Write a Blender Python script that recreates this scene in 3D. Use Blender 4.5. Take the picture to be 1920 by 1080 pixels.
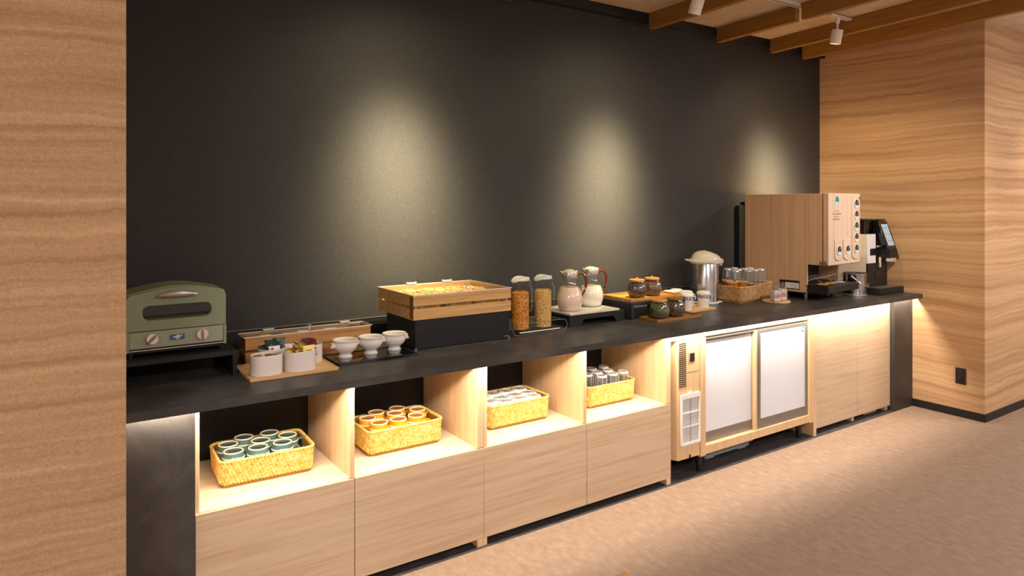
import bpy, bmesh, math, random
from mathutils import Matrix, Vector
random.seed(7)
PI = math.pi
C = bpy.context.scene.collection
for o in list(bpy.data.objects): bpy.data.objects.remove(o)

# ------------------------------------------------------------------ camera, world, lights, exposure
cam = bpy.data.cameras.new('camera'); cam_o = bpy.data.objects.new('camera', cam); C.objects.link(cam_o)
cam.sensor_width = 36; cam.lens = 1285/1920*36; cam.shift_y = -160/1920; cam.clip_start = 0.05
cam_o.location = (0, 0, 1.53); cam_o.rotation_euler = (PI/2, 0, math.radians(-34.1))
bpy.context.scene.camera = cam_o
vs = bpy.context.scene.view_settings
vs.view_transform = 'Standard'; vs.look = 'None'; vs.gamma = 1; vs.use_curve_mapping = False; vs.exposure = 0.0
w = bpy.data.worlds.new('world'); bpy.context.scene.world = w; w.use_nodes = True
w.node_tree.nodes['Background'].inputs[0].default_value = (1, .88, .75, 1)
w.node_tree.nodes['Background'].inputs[1].default_value = 0.40
def beam_shape(o, n, spill=0.):
    """soft-edged lamp: intensity falls off as cos^n of the angle from the lamp's axis"""
    d = o.data; d.use_nodes = True; nt = d.node_tree; em = nt.nodes['Emission']
    tc = nt.nodes.new('ShaderNodeTexCoord'); sp = nt.nodes.new('ShaderNodeSeparateXYZ'); ab = nt.nodes.new('ShaderNodeMath'); ab.operation = 'ABSOLUTE'
    pw = nt.nodes.new('ShaderNodeMath'); pw.operation = 'POWER'; pw.inputs[1].default_value = n
    nt.links.new(tc.outputs['Normal'], sp.inputs[0]); nt.links.new(sp.outputs[2], ab.inputs[0]); nt.links.new(ab.outputs[0], pw.inputs[0]); p2 = nt.nodes.new('ShaderNodeMath'); p2.operation = 'POWER'; p2.inputs[1].default_value = 3; nt.links.new(ab.outputs[0], p2.inputs[0])
    ad = nt.nodes.new('ShaderNodeMath'); ad.operation = 'MULTIPLY_ADD'; ad.inputs[1].default_value = spill; nt.links.new(p2.outputs[0], ad.inputs[0]); nt.links.new(pw.outputs[0], ad.inputs[2])
    nt.links.new(ad.outputs[0], em.inputs['Strength'])
def light(kind, name, loc, power, color, aim=None, **kw):
    d = bpy.data.lights.new(name, kind); d.energy = power; d.color = color
    for k, v in kw.items(): setattr(d, k, v)
    o = bpy.data.objects.new(name, d); C.objects.link(o); o.location = loc
    if aim is not None:
        o.rotation_euler = (Vector(aim)-Vector(loc)).to_track_quat('-Z', 'Y').to_euler()
    return o
WARM = (1, .85, .52); LEDC = (1, .85, .70); SOFT = (1, .96, .98)
# the linear light recessed under the worktop's front lip
led = light('AREA', 'led_light', (2.785, 2.5625, .8312), 50, LEDC, aim=(2.785, 2.5625, 0), shape='RECTANGLE', size=5.2, size_y=.005)
led.rotation_euler = (0, 0, 0)
# wall washing spots at the track lamps
SPOTX = [1.5, 3.02, 4.42]
for x, ax in zip(SPOTX, (.04, -.04, .36)):
    beam_shape(light('SPOT', 'wall_spot_light', (x, 2.66, 2.52), 1060, WARM, aim=(x+ax, 3.338, 1.47), spot_size=math.radians(150), spot_blend=.5, shadow_soft_size=.02), 30, .032)
# room lamps out of view: side wall, return wall, floor strip; globes and panels are added fill
light('SPOT', 'side_wall_light', (3.9, .98, 2.60), 215, (1, .82, .60), aim=(5.4, 3.12, 1.15), spot_size=math.radians(52), spot_blend=1.0, shadow_soft_size=.03)
light('SPOT', 'return_wall_light', (6.35, 1.6, 2.58), 27, (1, .78, .50), aim=(6.3, 2.12, 1.45), spot_size=math.radians(70), spot_blend=1.0, shadow_soft_size=.03)
FLOORX = [.6, 1.7, 2.6, 3.25]
for x in FLOORX:
    beam_shape(light('SPOT', 'aisle_light', (x, 2.09, 2.58), 55, SOFT, aim=(x*1.2+.1, 2.44, 0), spot_size=math.radians(80), spot_blend=1., shadow_soft_size=.03), 34)
FILL_GLOBES = [(5.6, .7, 2.15, 19), (2.4, -.9, 2.15, 40), (-.9, .3, 2.15, 5)]  # unseen fill lamps, added to lift the ceiling's brightness
for x, y, z, pw_ in FILL_GLOBES: light('POINT', 'globe_fill_light', (x, y, z), pw_, SOFT, shadow_soft_size=.12)
FILL_PANELS = [(-1.2, -1.2), (1.8, -1.6), (4.8, -1.2), (7.2, .2)]  # unseen panels added as soft fill on the counter fronts
for x, y in FILL_PANELS:
    light('AREA', 'panel_fill_light', (x, y, 2.775), 95, SOFT, aim=(x, y, 0), shape='SQUARE', size=.6)

# ------------------------------------------------------------------ materials
def hx(s):
    s = s.lstrip('#'); r = []
    for i in (0, 2, 4):
        v = int(s[i:i+2], 16)/255
        r.append(v/12.92 if v <= .04045 else ((v+.055)/1.055)**2.4)
    return (*r, 1)
def mat(name, col, rough=.5, metal=0., cols=None, scale=(1, 1, 1), nscale=5, detail=6, bump=0., bscale=None, coat=0., fine=0., finescale=400, distort=0., emit=None, spec=.5, trans=0., ior=1.45, pos=None):
    m = bpy.data.materials.new(name); m.use_nodes = True; nt = m.node_tree; b = nt.nodes['Principled BSDF']
    b.inputs['Base Color'].default_value = hx(col) if isinstance(col, str) else col
    b.inputs['Roughness'].default_value = rough; b.inputs['Metallic'].default_value = metal
    b.inputs['Coat Weight'].default_value = coat; b.inputs['Specular IOR Level'].default_value = spec
    b.inputs['Transmission Weight'].default_value = trans; b.inputs['IOR'].default_value = ior
    if emit: b.inputs['Emission Color'].default_value = hx(emit[0]); b.inputs['Emission Strength'].default_value = emit[1]
    if cols or bump or fine:
        tc = nt.nodes.new('ShaderNodeTexCoord'); mp = nt.nodes.new('ShaderNodeMapping'); nt.links.new(tc.outputs['Object'], mp.inputs[0])
        mp.inputs['Scale'].default_value = scale
        no = nt.nodes.new('ShaderNodeTexNoise'); no.inputs['Scale'].default_value = nscale; no.inputs['Detail'].default_value = detail
        no.inputs['Distortion'].default_value = distort; no.inputs['Roughness'].default_value = .6
        nt.links.new(mp.outputs[0], no.inputs['Vector'])
        out = None
        if cols:
            cr = nt.nodes.new('ShaderNodeValToRGB'); e = cr.color_ramp.elements
            ps = pos or [.3+.4*i/(len(cols)-1) for i in range(len(cols))]
            while len(e) < len(cols): e.new(.5)
            for i, c_ in enumerate(cols): e[i].position = ps[i]; e[i].color = hx(c_)
            nt.links.new(no.outputs['Fac'], cr.inputs[0]); out = cr.outputs[0]
        if fine:
            n2 = nt.nodes.new('ShaderNodeTexNoise'); n2.inputs['Scale'].default_value = finescale; n2.inputs['Detail'].default_value = 2
            nt.links.new(tc.outputs['Object'], n2.inputs['Vector'])
            mr = nt.nodes.new('ShaderNodeMapRange'); mr.inputs[1].default_value = .3; mr.inputs[2].default_value = .7
            mr.inputs[3].default_value = 1-fine; mr.inputs[4].default_value = 1+fine; nt.links.new(n2.outputs['Fac'], mr.inputs[0])
            mx = nt.nodes.new('ShaderNodeVectorMath'); mx.operation = 'MULTIPLY'
            if out: nt.links.new(out, mx.inputs[0])
            else: mx.inputs[0].default_value = b.inputs['Base Color'].default_value[:3]
            nt.links.new(mr.outputs[0], mx.inputs[1]); out = mx.outputs[0]
        if out: nt.links.new(out, b.inputs['Base Color'])
        if bump:
            bp = nt.nodes.new('ShaderNodeBump'); bp.inputs['Strength'].default_value = bump; bp.inputs['Distance'].default_value = .004
            if bscale:
                n3 = nt.nodes.new('ShaderNodeTexNoise'); n3.inputs['Scale'].default_value = bscale; n3.inputs['Detail'].default_value = 4
                nt.links.new(tc.outputs['Object'], n3.inputs['Vector']); nt.links.new(n3.outputs['Fac'], bp.inputs['Height'])
            else: nt.links.new(no.outputs['Fac'], bp.inputs['Height'])
            nt.links.new(bp.outputs[0], b.inputs['Normal'])
    return m
def glassmat(name, tint=(1, 1, 1, 1), amount=.0, rough=.02, edge=1.45, haze=0):
    """thin clear pane: see-through with Fresnel reflection"""
    m = bpy.data.materials.new(name); m.use_nodes = True; nt = m.node_tree; nt.nodes.clear()
    out = nt.nodes.new('ShaderNodeOutputMaterial'); tr = nt.nodes.new('ShaderNodeBsdfTransparent'); gl = nt.nodes.new('ShaderNodeBsdfGlossy')
    fr = nt.nodes.new('ShaderNodeFresnel'); fr.inputs[0].default_value = edge; mx = nt.nodes.new('ShaderNodeMixShader')
    tr.inputs[0].default_value = tint; gl.inputs['Roughness'].default_value = rough
    ad = nt.nodes.new('ShaderNodeMath'); ad.operation = 'ADD'; ad.inputs[1].default_value = amount; nt.links.new(fr.outputs[0], ad.inputs[0])
    ge = nt.nodes.new('ShaderNodeNewGeometry'); iv = nt.nodes.new('ShaderNodeMath'); iv.operation = 'SUBTRACT'; iv.inputs[0].default_value = 1   # inner side of the pane: no second reflection
    ml = nt.nodes.new('ShaderNodeMath'); ml.operation = 'MULTIPLY'; nt.links.new(ge.outputs['Backfacing'], iv.inputs[1]); nt.links.new(iv.outputs[0], ml.inputs[0]); nt.links.new(ad.outputs[0], ml.inputs[1]); ad = ml
    nt.links.new(ad.outputs[0], mx.inputs[0]); nt.links.new(tr.outputs[0], mx.inputs[1]); nt.links.new(gl.outputs[0], mx.inputs[2]); nt.links.new(mx.outputs[0], out.inputs[0])
    if haze:  # diffuse white mixed in to stand for the glass's missing sparkle
        df = nt.nodes.new('ShaderNodeBsdfDiffuse'); m2 = nt.nodes.new('ShaderNodeMixShader'); m2.inputs[0].default_value = haze
        nt.links.new(mx.outputs[0], m2.inputs[1]); nt.links.new(df.outputs[0], m2.inputs[2]); nt.links.new(m2.outputs[0], out.inputs[0])
    return m
CLAY = ['#9a7658', '#a98562', '#b28e69', '#b99670', '#c3a079']
def claymat(name, off):
    """sedimentary wallpaper: thin level layers with rough wavy borders and a fine stipple"""
    m = mat(name, '#a87c55', .92, bump=.3, bscale=260, spec=.2); nt = m.node_tree; b = nt.nodes['Principled BSDF']; L = nt.links.new
    tc = nt.nodes.new('ShaderNodeTexCoord')
    def noise(scale, detail, vec=None, rough=.55):
        n = nt.nodes.new('ShaderNodeTexNoise'); n.inputs['Scale'].default_value = scale; n.inputs['Detail'].default_value = detail; n.inputs['Roughness'].default_value = rough
        L(vec or tc.outputs['Object'], n.inputs['Vector']); return n.outputs['Fac']
    def ma(op, a, b_=None, c=None):
        n = nt.nodes.new('ShaderNodeMath'); n.operation = op
        for k, v in enumerate((a, b_, c)):
            if v is None: continue
            if isinstance(v, (int, float)): n.inputs[k].default_value = v
            else: L(v, n.inputs[k])
        return n.outputs[0]
    sp = nt.nodes.new('ShaderNodeSeparateXYZ'); L(tc.outputs['Object'], sp.inputs[0])
    z = ma('MULTIPLY_ADD', noise(1.3, 2), .09, sp.outputs[2]); z = ma('MULTIPLY_ADD', noise(14, 8, rough=.75), .040, z)
    cb = nt.nodes.new('ShaderNodeCombineXYZ'); L(ma('MULTIPLY', sp.outputs[0], .45), cb.inputs[0]); L(ma('MULTIPLY', sp.outputs[1], .45), cb.inputs[1]); L(ma('MULTIPLY_ADD', z, 28, off), cb.inputs[2])
    f = noise(1.0, 5, cb.outputs[0], .62)
    cr = nt.nodes.new('ShaderNodeValToRGB'); e = cr.color_ramp.elements
    while len(e) < len(CLAY): e.new(.5)
    for k, c_ in enumerate(CLAY): e[k].position = [.33, .42, .5, .58, .68][k]; e[k].color = hx(c_)
    L(f, cr.inputs[0])
    g1 = ma('MULTIPLY_ADD', noise(380, 2), .85, .575); g2 = ma('MULTIPLY_ADD', noise(110, 4), .36, .82)
    mx = nt.nodes.new('ShaderNodeVectorMath'); mx.operation = 'MULTIPLY'; L(cr.outputs[0], mx.inputs[0]); L(ma('MULTIPLY', g1, g2), mx.inputs[1]); L(mx.outputs[0], b.inputs['Base Color'])
    return m
MT = dict(
    clay=claymat('banded_clay_wallpaper', 0),
    clayr=claymat('banded_clay_wallpaper_side', 7.3),
    darkwall=mat('charcoal_wallpaper', '#32302f', .55, fine=.8, finescale=560, bump=.25, bscale=520, spec=.3),
    carpet=mat('mottled_brown_floor', '#a08060', .75, cols=['#836d5a', '#8b7562', '#917b68', '#998471'], scale=(4.2, 2.4, 1), nscale=7, detail=12, fine=.14, finescale=170, distort=.1, spec=.3),
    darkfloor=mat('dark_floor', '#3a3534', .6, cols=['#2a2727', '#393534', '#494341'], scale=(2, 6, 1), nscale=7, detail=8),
    ceiling=mat('beige_plaster', '#c9b297', .9, cols=['#bda58a', '#cbb499', '#d8c3aa'], nscale=5, detail=8, fine=.06, finescale=90),
    plain=mat('plain_wall', '#d8cdbf', .9, fine=.05),
    black=mat('black_paint', '#141210', .6, fine=.1),
    basebrd=mat('black_baseboard', '#15110f', .5, fine=.1),
    beam=mat('dark_oak_beam', '#936629', .6, cols=['#855a22', '#94672a', '#a27535'], scale=(8, .5, 30), nscale=3, fine=.06),
    top=mat('charcoal_stone_laminate', '#403d3a', .4, cols=['#302e2c', '#3f3c39', '#57534e'], nscale=4, detail=9, distort=.4, fine=.12, finescale=160, bump=.12, bscale=120),
    slab=mat('charcoal_mottled_panel', '#34312e', .5, cols=['#272423', '#322f2c', '#474340'], nscale=3.2, detail=9, distort=.5, fine=.1, finescale=140),
    oak=mat('pale_oak_front', '#bfa284', .5, cols=['#b0987b', '#ba9f81', '#c1a98b', '#c6ae91'], scale=(.9, 1, 26), nscale=2.0, detail=9, fine=.05, finescale=300, distort=.12, bump=.08),
    oakv=mat('pale_oak_inside', '#d8b68a', .5, cols=['#cda87a', '#d9b78b', '#e2c49c'], scale=(9, 9, .7), nscale=3, detail=6, fine=.03),
    ply=mat('pale_shelf', '#e8d2b2', .45, cols=['#dfc6a4', '#e8d2b2', '#eedcc2'], scale=(1, 9, 1), nscale=2.5, fine=.03),
    oakf=mat('oak_frame', '#cba97c', .5, cols=['#c19f74', '#cba97f', '#d3b48c'], scale=(20, 20, 1), nscale=3, fine=.04),
    oakfx=mat('oak_frame_rail', '#cba97c', .5, cols=['#b89467', '#cba97c', '#d9bd93'], scale=(1, 14, 14), nscale=3, fine=.04),
    white=mat('white_panel', '#cccdd1', .35, fine=.01),
    steelg=mat('grey_aluminium', '#8e8a84', .38, metal=.75, fine=.03, finescale=60),
    steel=mat('brushed_steel', '#c9cacc', .2, metal=1., fine=.05, finescale=30),
    chrome=mat('chrome', '#e6e4e1', .17, metal=.78, fine=.02),
    whitep=mat('white_plastic', '#dcd7cf', .4, fine=.02),
    creamp=mat('cream_plastic', '#d2c9b6', .35, fine=.02, coat=.2),
    grille=mat('grey_mesh', '#8d8a88', .6, fine=.1),
    blackp=mat('black_plastic', '#17171a', .38, fine=.08),
    blackg=mat('black_gloss', '#0d0c0c', .12, fine=.05, coat=.5),
    dgrey=mat('dark_grey_plastic', '#2b2c30', .5, fine=.06),
    green=mat('sage_green_enamel', '#838b6e', .42, fine=.03, coat=.15),
    green2=mat('sage_green_panel', '#989b7f', .45, fine=.03),
    ceramic=mat('white_ceramic', '#e9e2d8', .22, fine=.01, coat=.4),
    matteceramic=mat('matte_white_ceramic', '#dfd5cb', .45, fine=.02),
    wtray=mat('light_wood_tray', '#d5a870', .5, cols=['#c39358', '#d5a870', '#e2bb86'], scale=(1, 10, 10), nscale=4, fine=.04),
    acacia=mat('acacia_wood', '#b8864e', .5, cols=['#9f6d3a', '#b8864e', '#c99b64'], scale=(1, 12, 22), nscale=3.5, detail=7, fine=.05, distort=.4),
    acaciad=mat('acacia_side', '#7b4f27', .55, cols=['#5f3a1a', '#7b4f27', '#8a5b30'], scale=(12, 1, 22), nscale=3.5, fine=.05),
    oakcr=mat('oak_crate', '#c79a60', .5, cols=['#b3844a', '#c79a60', '#d5ab74'], scale=(1, 12, 26), nscale=3, detail=8, fine=.05, distort=.5),
    bamboo=mat('bamboo', '#c88a3c', .45, cols=['#b5762c', '#c98c3e', '#d79d50'], scale=(1, 16, 10), nscale=4, fine=.04),
    bambood=mat('brown_wood_tray', '#8f5f2e', .5, cols=['#7a4c20', '#8f5f2e', '#a06f3a'], scale=(1, 14, 10), nscale=4, fine=.04),
    rattan=mat('honey_rattan', '#e4c06c', .5, cols=['#c9993f', '#e0bb62', '#f1da94'], nscale=60, detail=3, fine=.12, finescale=300),
    rattanb=mat('brown_rattan', '#c49a66', .5, cols=['#a87842', '#c79a62', '#e2c093'], nscale=60, detail=3, fine=.12, finescale=300),
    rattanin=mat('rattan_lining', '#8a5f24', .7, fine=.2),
    teal=mat('teal_glaze', '#56716f', .25, cols=['#49625f', '#587371', '#668280'], nscale=9, coat=.3),
    teald=mat('shaded_teal_glaze', '#2e4140', .3, fine=.1),
    tan=mat('cream_unglazed_ring', '#e9dcb8', .5, fine=.04),
    mustard=mat('mustard_glaze', '#d98f0c', .25, cols=['#c87f08', '#dd940f', '#e8a31c'], nscale=9, coat=.3),
    mustardd=mat('shaded_mustard_glaze', '#a65a0a', .3, fine=.1),
    orange=mat('orange_brown_glaze', '#b26a1f', .3, fine=.1),
    print_=mat('grey_flower_print', '#8a8784', .3, cols=['#5f5d5c', '#a9a6a2', '#e4ded6'], nscale=130, detail=2, pos=[.42, .5, .56]),
    band=mat('blue_flower_band', '#9aa3b4', .3, cols=['#4e6186', '#a7563f', '#aab4c6', '#d9d6d0'], nscale=120, detail=2, pos=[.36, .46, .54, .64]),
    marble=mat('pale_marble', '#d8d2c4', .3, cols=['#bdb7a8', '#d9d3c6', '#e6e1d6'], nscale=9, detail=9, distort=1.2, coat=.2),
    milk=mat('milk', '#f6efdd', .3, fine=.01),
    milktea=mat('pink_tinted_milk', '#efd3bb', .3, fine=.02),
    amber=mat('amber_resin', '#7d2b0d', .2, fine=.05, coat=.5),
    flakes=mat('corn_flakes', '#cf7d16', .6, cols=['#94480c', '#cf7f1c', '#eeae48'], nscale=150, detail=3, pos=[.36, .5, .62], bump=.9, bscale=110),
    granola=mat('granola', '#c98e33', .65, cols=['#7a4a1a', '#dba54a', '#f0cb80'], nscale=180, detail=3, pos=[.36, .45, .62], bump=.9, bscale=150),
    tea1=mat('black_tea_leaves', '#2d1c12', .7, cols=['#0e0805', '#22150f', '#4e3322'], nscale=120, bump=1., bscale=160),
    tea2=mat('roasted_tea_leaves', '#54391d', .7, cols=['#1c1209', '#3f2b17', '#8a6435'], nscale=120, bump=1., bscale=160),
    tea3=mat('green_tea_leaves', '#33361a', .7, cols=['#1c1f0d', '#3a3e1b', '#7a7d44'], nscale=120, bump=1., bscale=160),
    glass=glassmat('clear_glass', (.985, .985, .98, 1), .07, .03, 1.4, .015),
    glass2=glassmat('tumbler_glass', (.99, .99, .985, 1), .13, .03, 1.5, .035),
    acryl=glassmat('clear_acrylic', (.97, .98, .99, 1), .03, .02, 1.12),
    smoke=glassmat('toaster_window', (.42, .38, .35, 1), .03),
    glassedge=glassmat('glint_glass_edge', (.98, .98, .96, 1), .18, .05, 1.5, .38),  # strong white share paints bright glints on tumbler bases and ribs
    hopper=glassmat('brown_hopper', (.30, .18, .12, 1), .05),
    dwood=mat('oak_print_side', '#c9a27c', .5, cols=['#c0976f', '#c9a27c', '#d2ac87'], scale=(60, 26, .5), nscale=2, detail=4, fine=.03),
    dfront=mat('pale_oak_print_front', '#c4ad9a', .45, cols=['#bba391', '#c5af9d', '#cdb9a9'], scale=(40, 40, .4), nscale=2, detail=3, fine=.02),
    navy=mat('dark_navy_print', '#17242a', .4, fine=.1),
    sky=mat('pale_blue_print', '#9fd0de', .4, fine=.03),
    tealp=mat('teal_print', '#0c7f7c', .4, fine=.03),
    ink=mat('grey_brown_ink', '#85705e', .6, fine=.05),
    screen=mat('lit_touch_screen', '#8498a8', .3, emit=('#9fb6ca', .38), fine=.02),
    yellow=mat('yellow_sticker', '#e3a01e', .5, fine=.03),
    blue=mat('blue_badge', '#35608c', .4, fine=.05),
    red=mat('red_packet', '#a81f1c', .4, fine=.05),
    packw=mat('white_packet', '#e6e1da', .45, fine=.03),
    packg=mat('dark_green_packet', '#10302f', .3, cols=['#071a1c', '#133a38', '#6d8f8c'], nscale=35, pos=[.4, .55, .72]),
    packgold=mat('gold_foil_packet', '#8d6a1c', .32, metal=.4, cols=['#5a4110', '#96721f', '#cfa83e'], nscale=28),
    packy=mat('yellow_packet', '#ecd871', .4, fine=.03),
    packred=mat('dark_red_packet', '#4e0d16', .3, cols=['#2b060c', '#5b0f18', '#a6283a'], nscale=25, pos=[.4, .55, .7]),
    pink=mat('pink_print', '#e2838a', .5, cols=['#eebdb8', '#d9516a', '#f0dcd6'], nscale=160),
    bread=mat('bread_crust', '#dcb476', .6, cols=['#c48d48', '#ddb06c', '#ecd09c'], nscale=40, fine=.1),
    basketin=mat('gold_paper_lining', '#e2b24b', .5, fine=.1),
    drip=mat('grey_tray_plastic', '#8d9296', .4, fine=.03),
    leg=mat('black_leg', '#120f10', .45, fine=.05),
    table=mat('table_oak', '#c98f4c', .45, cols=['#b87c3b', '#cb9350', '#d8a565'], scale=(1, 10, 10), nscale=3, fine=.03),
    ledm=mat('led_diffuser', '#fff0d0', .5, emit=('#ffd890', 4.0), fine=.01),
    lampw=mat('white_lamp_body', '#e7ded4', .4, fine=.02),
    lens=mat('lamp_lens', '#fff2d8', .4, emit=('#ffe2b0', 6.0), fine=.01),
)

# ------------------------------------------------------------------ mesh helpers
class M:
    def __init__(s): s.v = []; s.f = []; s.x = Matrix()
    def add(s, vs_, fs):
        n = len(s.v); s.v += [tuple(s.x @ Vector(p)) for p in vs_]; s.f += [tuple(i+n for i in f) for f in fs]; return s
    def box(s, x0, x1, y0, y1, z0, z1):
        return s.add([(x0,y0,z0),(x1,y0,z0),(x1,y1,z0),(x0,y1,z0),(x0,y0,z1),(x1,y0,z1),(x1,y1,z1),(x0,y1,z1)],
                     [(0,3,2,1),(4,5,6,7),(0,1,5,4),(1,2,6,5),(2,3,7,6),(3,0,4,7)])
    def lathe(s, prof, seg=32, cx=0, cy=0, cz=0, close=False, fn=None, sx=1, sy=1):
        vs_, fs = [], []; n = len(prof)
        for i in range(seg):
            a = 2*PI*i/seg
            for j, (r, z) in enumerate(prof):
                rr = r*(fn(a, j, z) if fn else 1)
                vs_.append((cx+rr*math.cos(a)*sx, cy+rr*math.sin(a)*sy, cz+z))
        for i in range(seg):
            k = (i+1) % seg
            for j in range(n-1): fs.append((i*n+j, k*n+j, k*n+j+1, i*n+j+1))
            if close: fs.append((i*n+n-1, k*n+n-1, k*n, i*n))
        if not close:
            if prof[0][0] > 1e-5: fs.append(tuple(i*n for i in range(seg))[::-1])
            if prof[-1][0] > 1e-5: fs.append(tuple(i*n+n-1 for i in range(seg)))
        return s.add(vs_, fs)
    def cyl(s, cx, cy, z0, z1, r, seg=24, r2=None): return s.lathe([(r, z0), (r if r2 is None else r2, z1)], seg, cx, cy)
    def tube(s, pts, r, seg=8, closed=False, flat=1.0):
        pts = [Vector(p) for p in pts]; n = len(pts); vs_, fs = [], []
        up = Vector((0, 0, 1)); 
        for i, p in enumerate(pts):
            a = pts[(i-1) % n] if (closed or i > 0) else p; b = pts[(i+1) % n] if (closed or i < n-1) else p
            t = (b-a).normalized(); u = up if abs(t.dot(up)) < .95 else Vector((1, 0, 0))
            e1 = t.cross(u).normalized(); e2 = e1.cross(t).normalized()
            rr = r[i] if isinstance(r, (list, tuple)) else r
            for k in range(seg):
                an = 2*PI*k/seg; vs_.append(p+e1*math.cos(an)*rr*flat+e2*math.sin(an)*rr)
        for i in range(n if closed else n-1):
            j = (i+1) % n
            for k in range(seg):
                l = (k+1) % seg; fs.append((i*seg+k, i*seg+l, j*seg+l, j*seg+k))
        if not closed: fs += [tuple(range(seg))[::-1], tuple((n-1)*seg+k for k in range(seg))]
        return s.add(vs_, fs)
    def prism(s, poly, axis, a, b):
        """extrude a 2D polygon; axis 'x': poly=(y,z), 'y': poly=(x,z), 'z': poly=(x,y)"""
        n = len(poly)
        def pt(p, t): return {'x': (t, p[0], p[1]), 'y': (p[0], t, p[1]), 'z': (p[0], p[1], t)}[axis]
        vs_ = [pt(p, a) for p in poly]+[pt(p, b) for p in poly]
        fs = [tuple(range(n)), tuple(range(n, 2*n))[::-1]]+[(i, i+n, (i+1) % n+n, (i+1) % n) for i in range(n)]
        return s.add(vs_, fs)
    def ring(s, outer, inner, axis, a, b):
        """frame between two outlines with the same number of points"""
        n = len(outer)
        def pt(p, t): return {'x': (t, p[0], p[1]), 'y': (p[0], t, p[1]), 'z': (p[0], p[1], t)}[axis]
        vs_ = [pt(p, t) for t in (a, b) for L in (outer, inner) for p in L]; fs = []
        for i in range(n):
            j = (i+1) % n
            fs += [(i, j, n+j, n+i), (2*n+i, 3*n+i, 3*n+j, 2*n+j), (i, 2*n+i, 2*n+j, j), (n+i, n+j, 3*n+j, 3*n+i)]
        return s.add(vs_, fs)
def rrect(x0, x1, y0, y1, r, k=6):
    out = []
    for cx, cy, a0 in ((x1-r, y1-r, 0), (x0+r, y1-r, 90), (x0+r, y0+r, 180), (x1-r, y0+r, 270)):
        for i in range(k+1):
            a = math.radians(a0+90*i/k); out.append((cx+r*math.cos(a), cy+r*math.sin(a)))
    return out
def obj(name, mb, m, parent=None, bevel=0, smooth=True, loc=None, kind=None, label=None, ang=35):
    me = bpy.data.meshes.new(name); me.from_pydata([tuple(p) for p in mb.v], [], mb.f)
    bm = bmesh.new(); bm.from_mesh(me); bmesh.ops.recalc_face_normals(bm, faces=bm.faces); bm.to_mesh(me); bm.free()
    me.materials.append(MT[m]); 
    if smooth:
        me.polygons.foreach_set('use_smooth', [True]*len(me.polygons)); me.set_sharp_from_angle(angle=math.radians(ang))
    o = bpy.data.objects.new(name, me); C.objects.link(o)
    if parent: o.parent = parent
    if loc: o.location = loc
    if bevel:
        b = o.modifiers.new('bevel', 'BEVEL'); b.width = bevel; b.segments = 2; b.limit_method = 'ANGLE'; b.angle_limit = math.radians(40)
        b.harden_normals = False
    if kind: o['kind'] = kind
    if label: o['label'] = label
    return o
def thing(name, label, cat, loc=(0, 0, 0), rz=0, group=None):
    o = bpy.data.objects.new(name, None); C.objects.link(o); o.location = loc; o.rotation_euler = (0, 0, rz); o.empty_display_size = .02
    o['label'] = label; o['category'] = cat
    if group: o['group'] = group
    return o
def tag(o, label, cat, group=None):
    o['label'] = label; o['category'] = cat
    if group: o['group'] = group
    return o
def struct(name, mb, m, parent=None, **k):
    o = obj(name, mb, m, parent, **k)
    if not parent: o['kind'] = 'structure'
    return o
def dup(root, label, loc, rz=None, group=None):
    r = root.copy(); C.objects.link(r); r.location = loc; r['label'] = label
    if rz is not None: r.rotation_euler = (0, 0, rz)
    if group: r['group'] = group
    for ch in list(root.children):
        c = ch.copy(); C.objects.link(c); c.parent = r
        for g in ch.children:
            d = g.copy(); C.objects.link(d); d.parent = c
    return r
def text(name, body, size, m, parent, mtx, ext=.0004):
    cu = bpy.data.curves.new(name, 'FONT'); cu.body = body; cu.size = size; cu.extrude = ext; cu.align_x = 'CENTER'; cu.align_y = 'CENTER'
    cu.resolution_u = 2; cu.materials.append(MT[m]); t = bpy.data.objects.new(name, cu); C.objects.link(t)
    dg = bpy.context.evaluated_depsgraph_get(); me = bpy.data.meshes.new_from_object(t.evaluated_get(dg)); bpy.data.objects.remove(t)
    o = bpy.data.objects.new(name, me); C.objects.link(o); o.parent = parent; o.matrix_local = mtx
    return o
FRONT = Matrix.Rotation(PI/2, 4, 'X')   # text upright facing -Y

# ------------------------------------------------------------------ setting
WY, XR, XL, FY, ZC = 3.338, 5.40, .174, 2.106, 2.80
struct('floor', M().box(-2.6, 9, -4.6, 2.584, -.06, 0), 'carpet')
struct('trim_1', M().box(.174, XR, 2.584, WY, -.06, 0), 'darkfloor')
struct('ceiling', M().box(-2.6, 9, -4.6, WY+.1, ZC, ZC+.1), 'ceiling')
struct('wall_back', M().box(XL-.05, XR+.05, WY, WY+.1, 0, ZC), 'darkwall')
struct('wall_left', M().box(-2.6, XL, FY, WY, 0, ZC), 'clay')
struct('wall_right', M().box(XR, 9, FY, WY, 0, ZC), 'clayr')
struct('wall_far_left', M().box(-2.7, -2.6, -4.6, FY, 0, ZC), 'plain')
struct('wall_far_right', M().box(9, 9.1, -4.6, FY, 0, ZC), 'plain')
struct('wall_rear', M().box(-2.6, 9, -4.7, -4.6, 0, ZC), 'plain')
b = M(); b.prism([(XR-.008, WY), (XR-.008, FY-.008), (9, FY-.008), (9, FY), (XR, FY), (XR, WY)], 'z', 0, .056)
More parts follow.
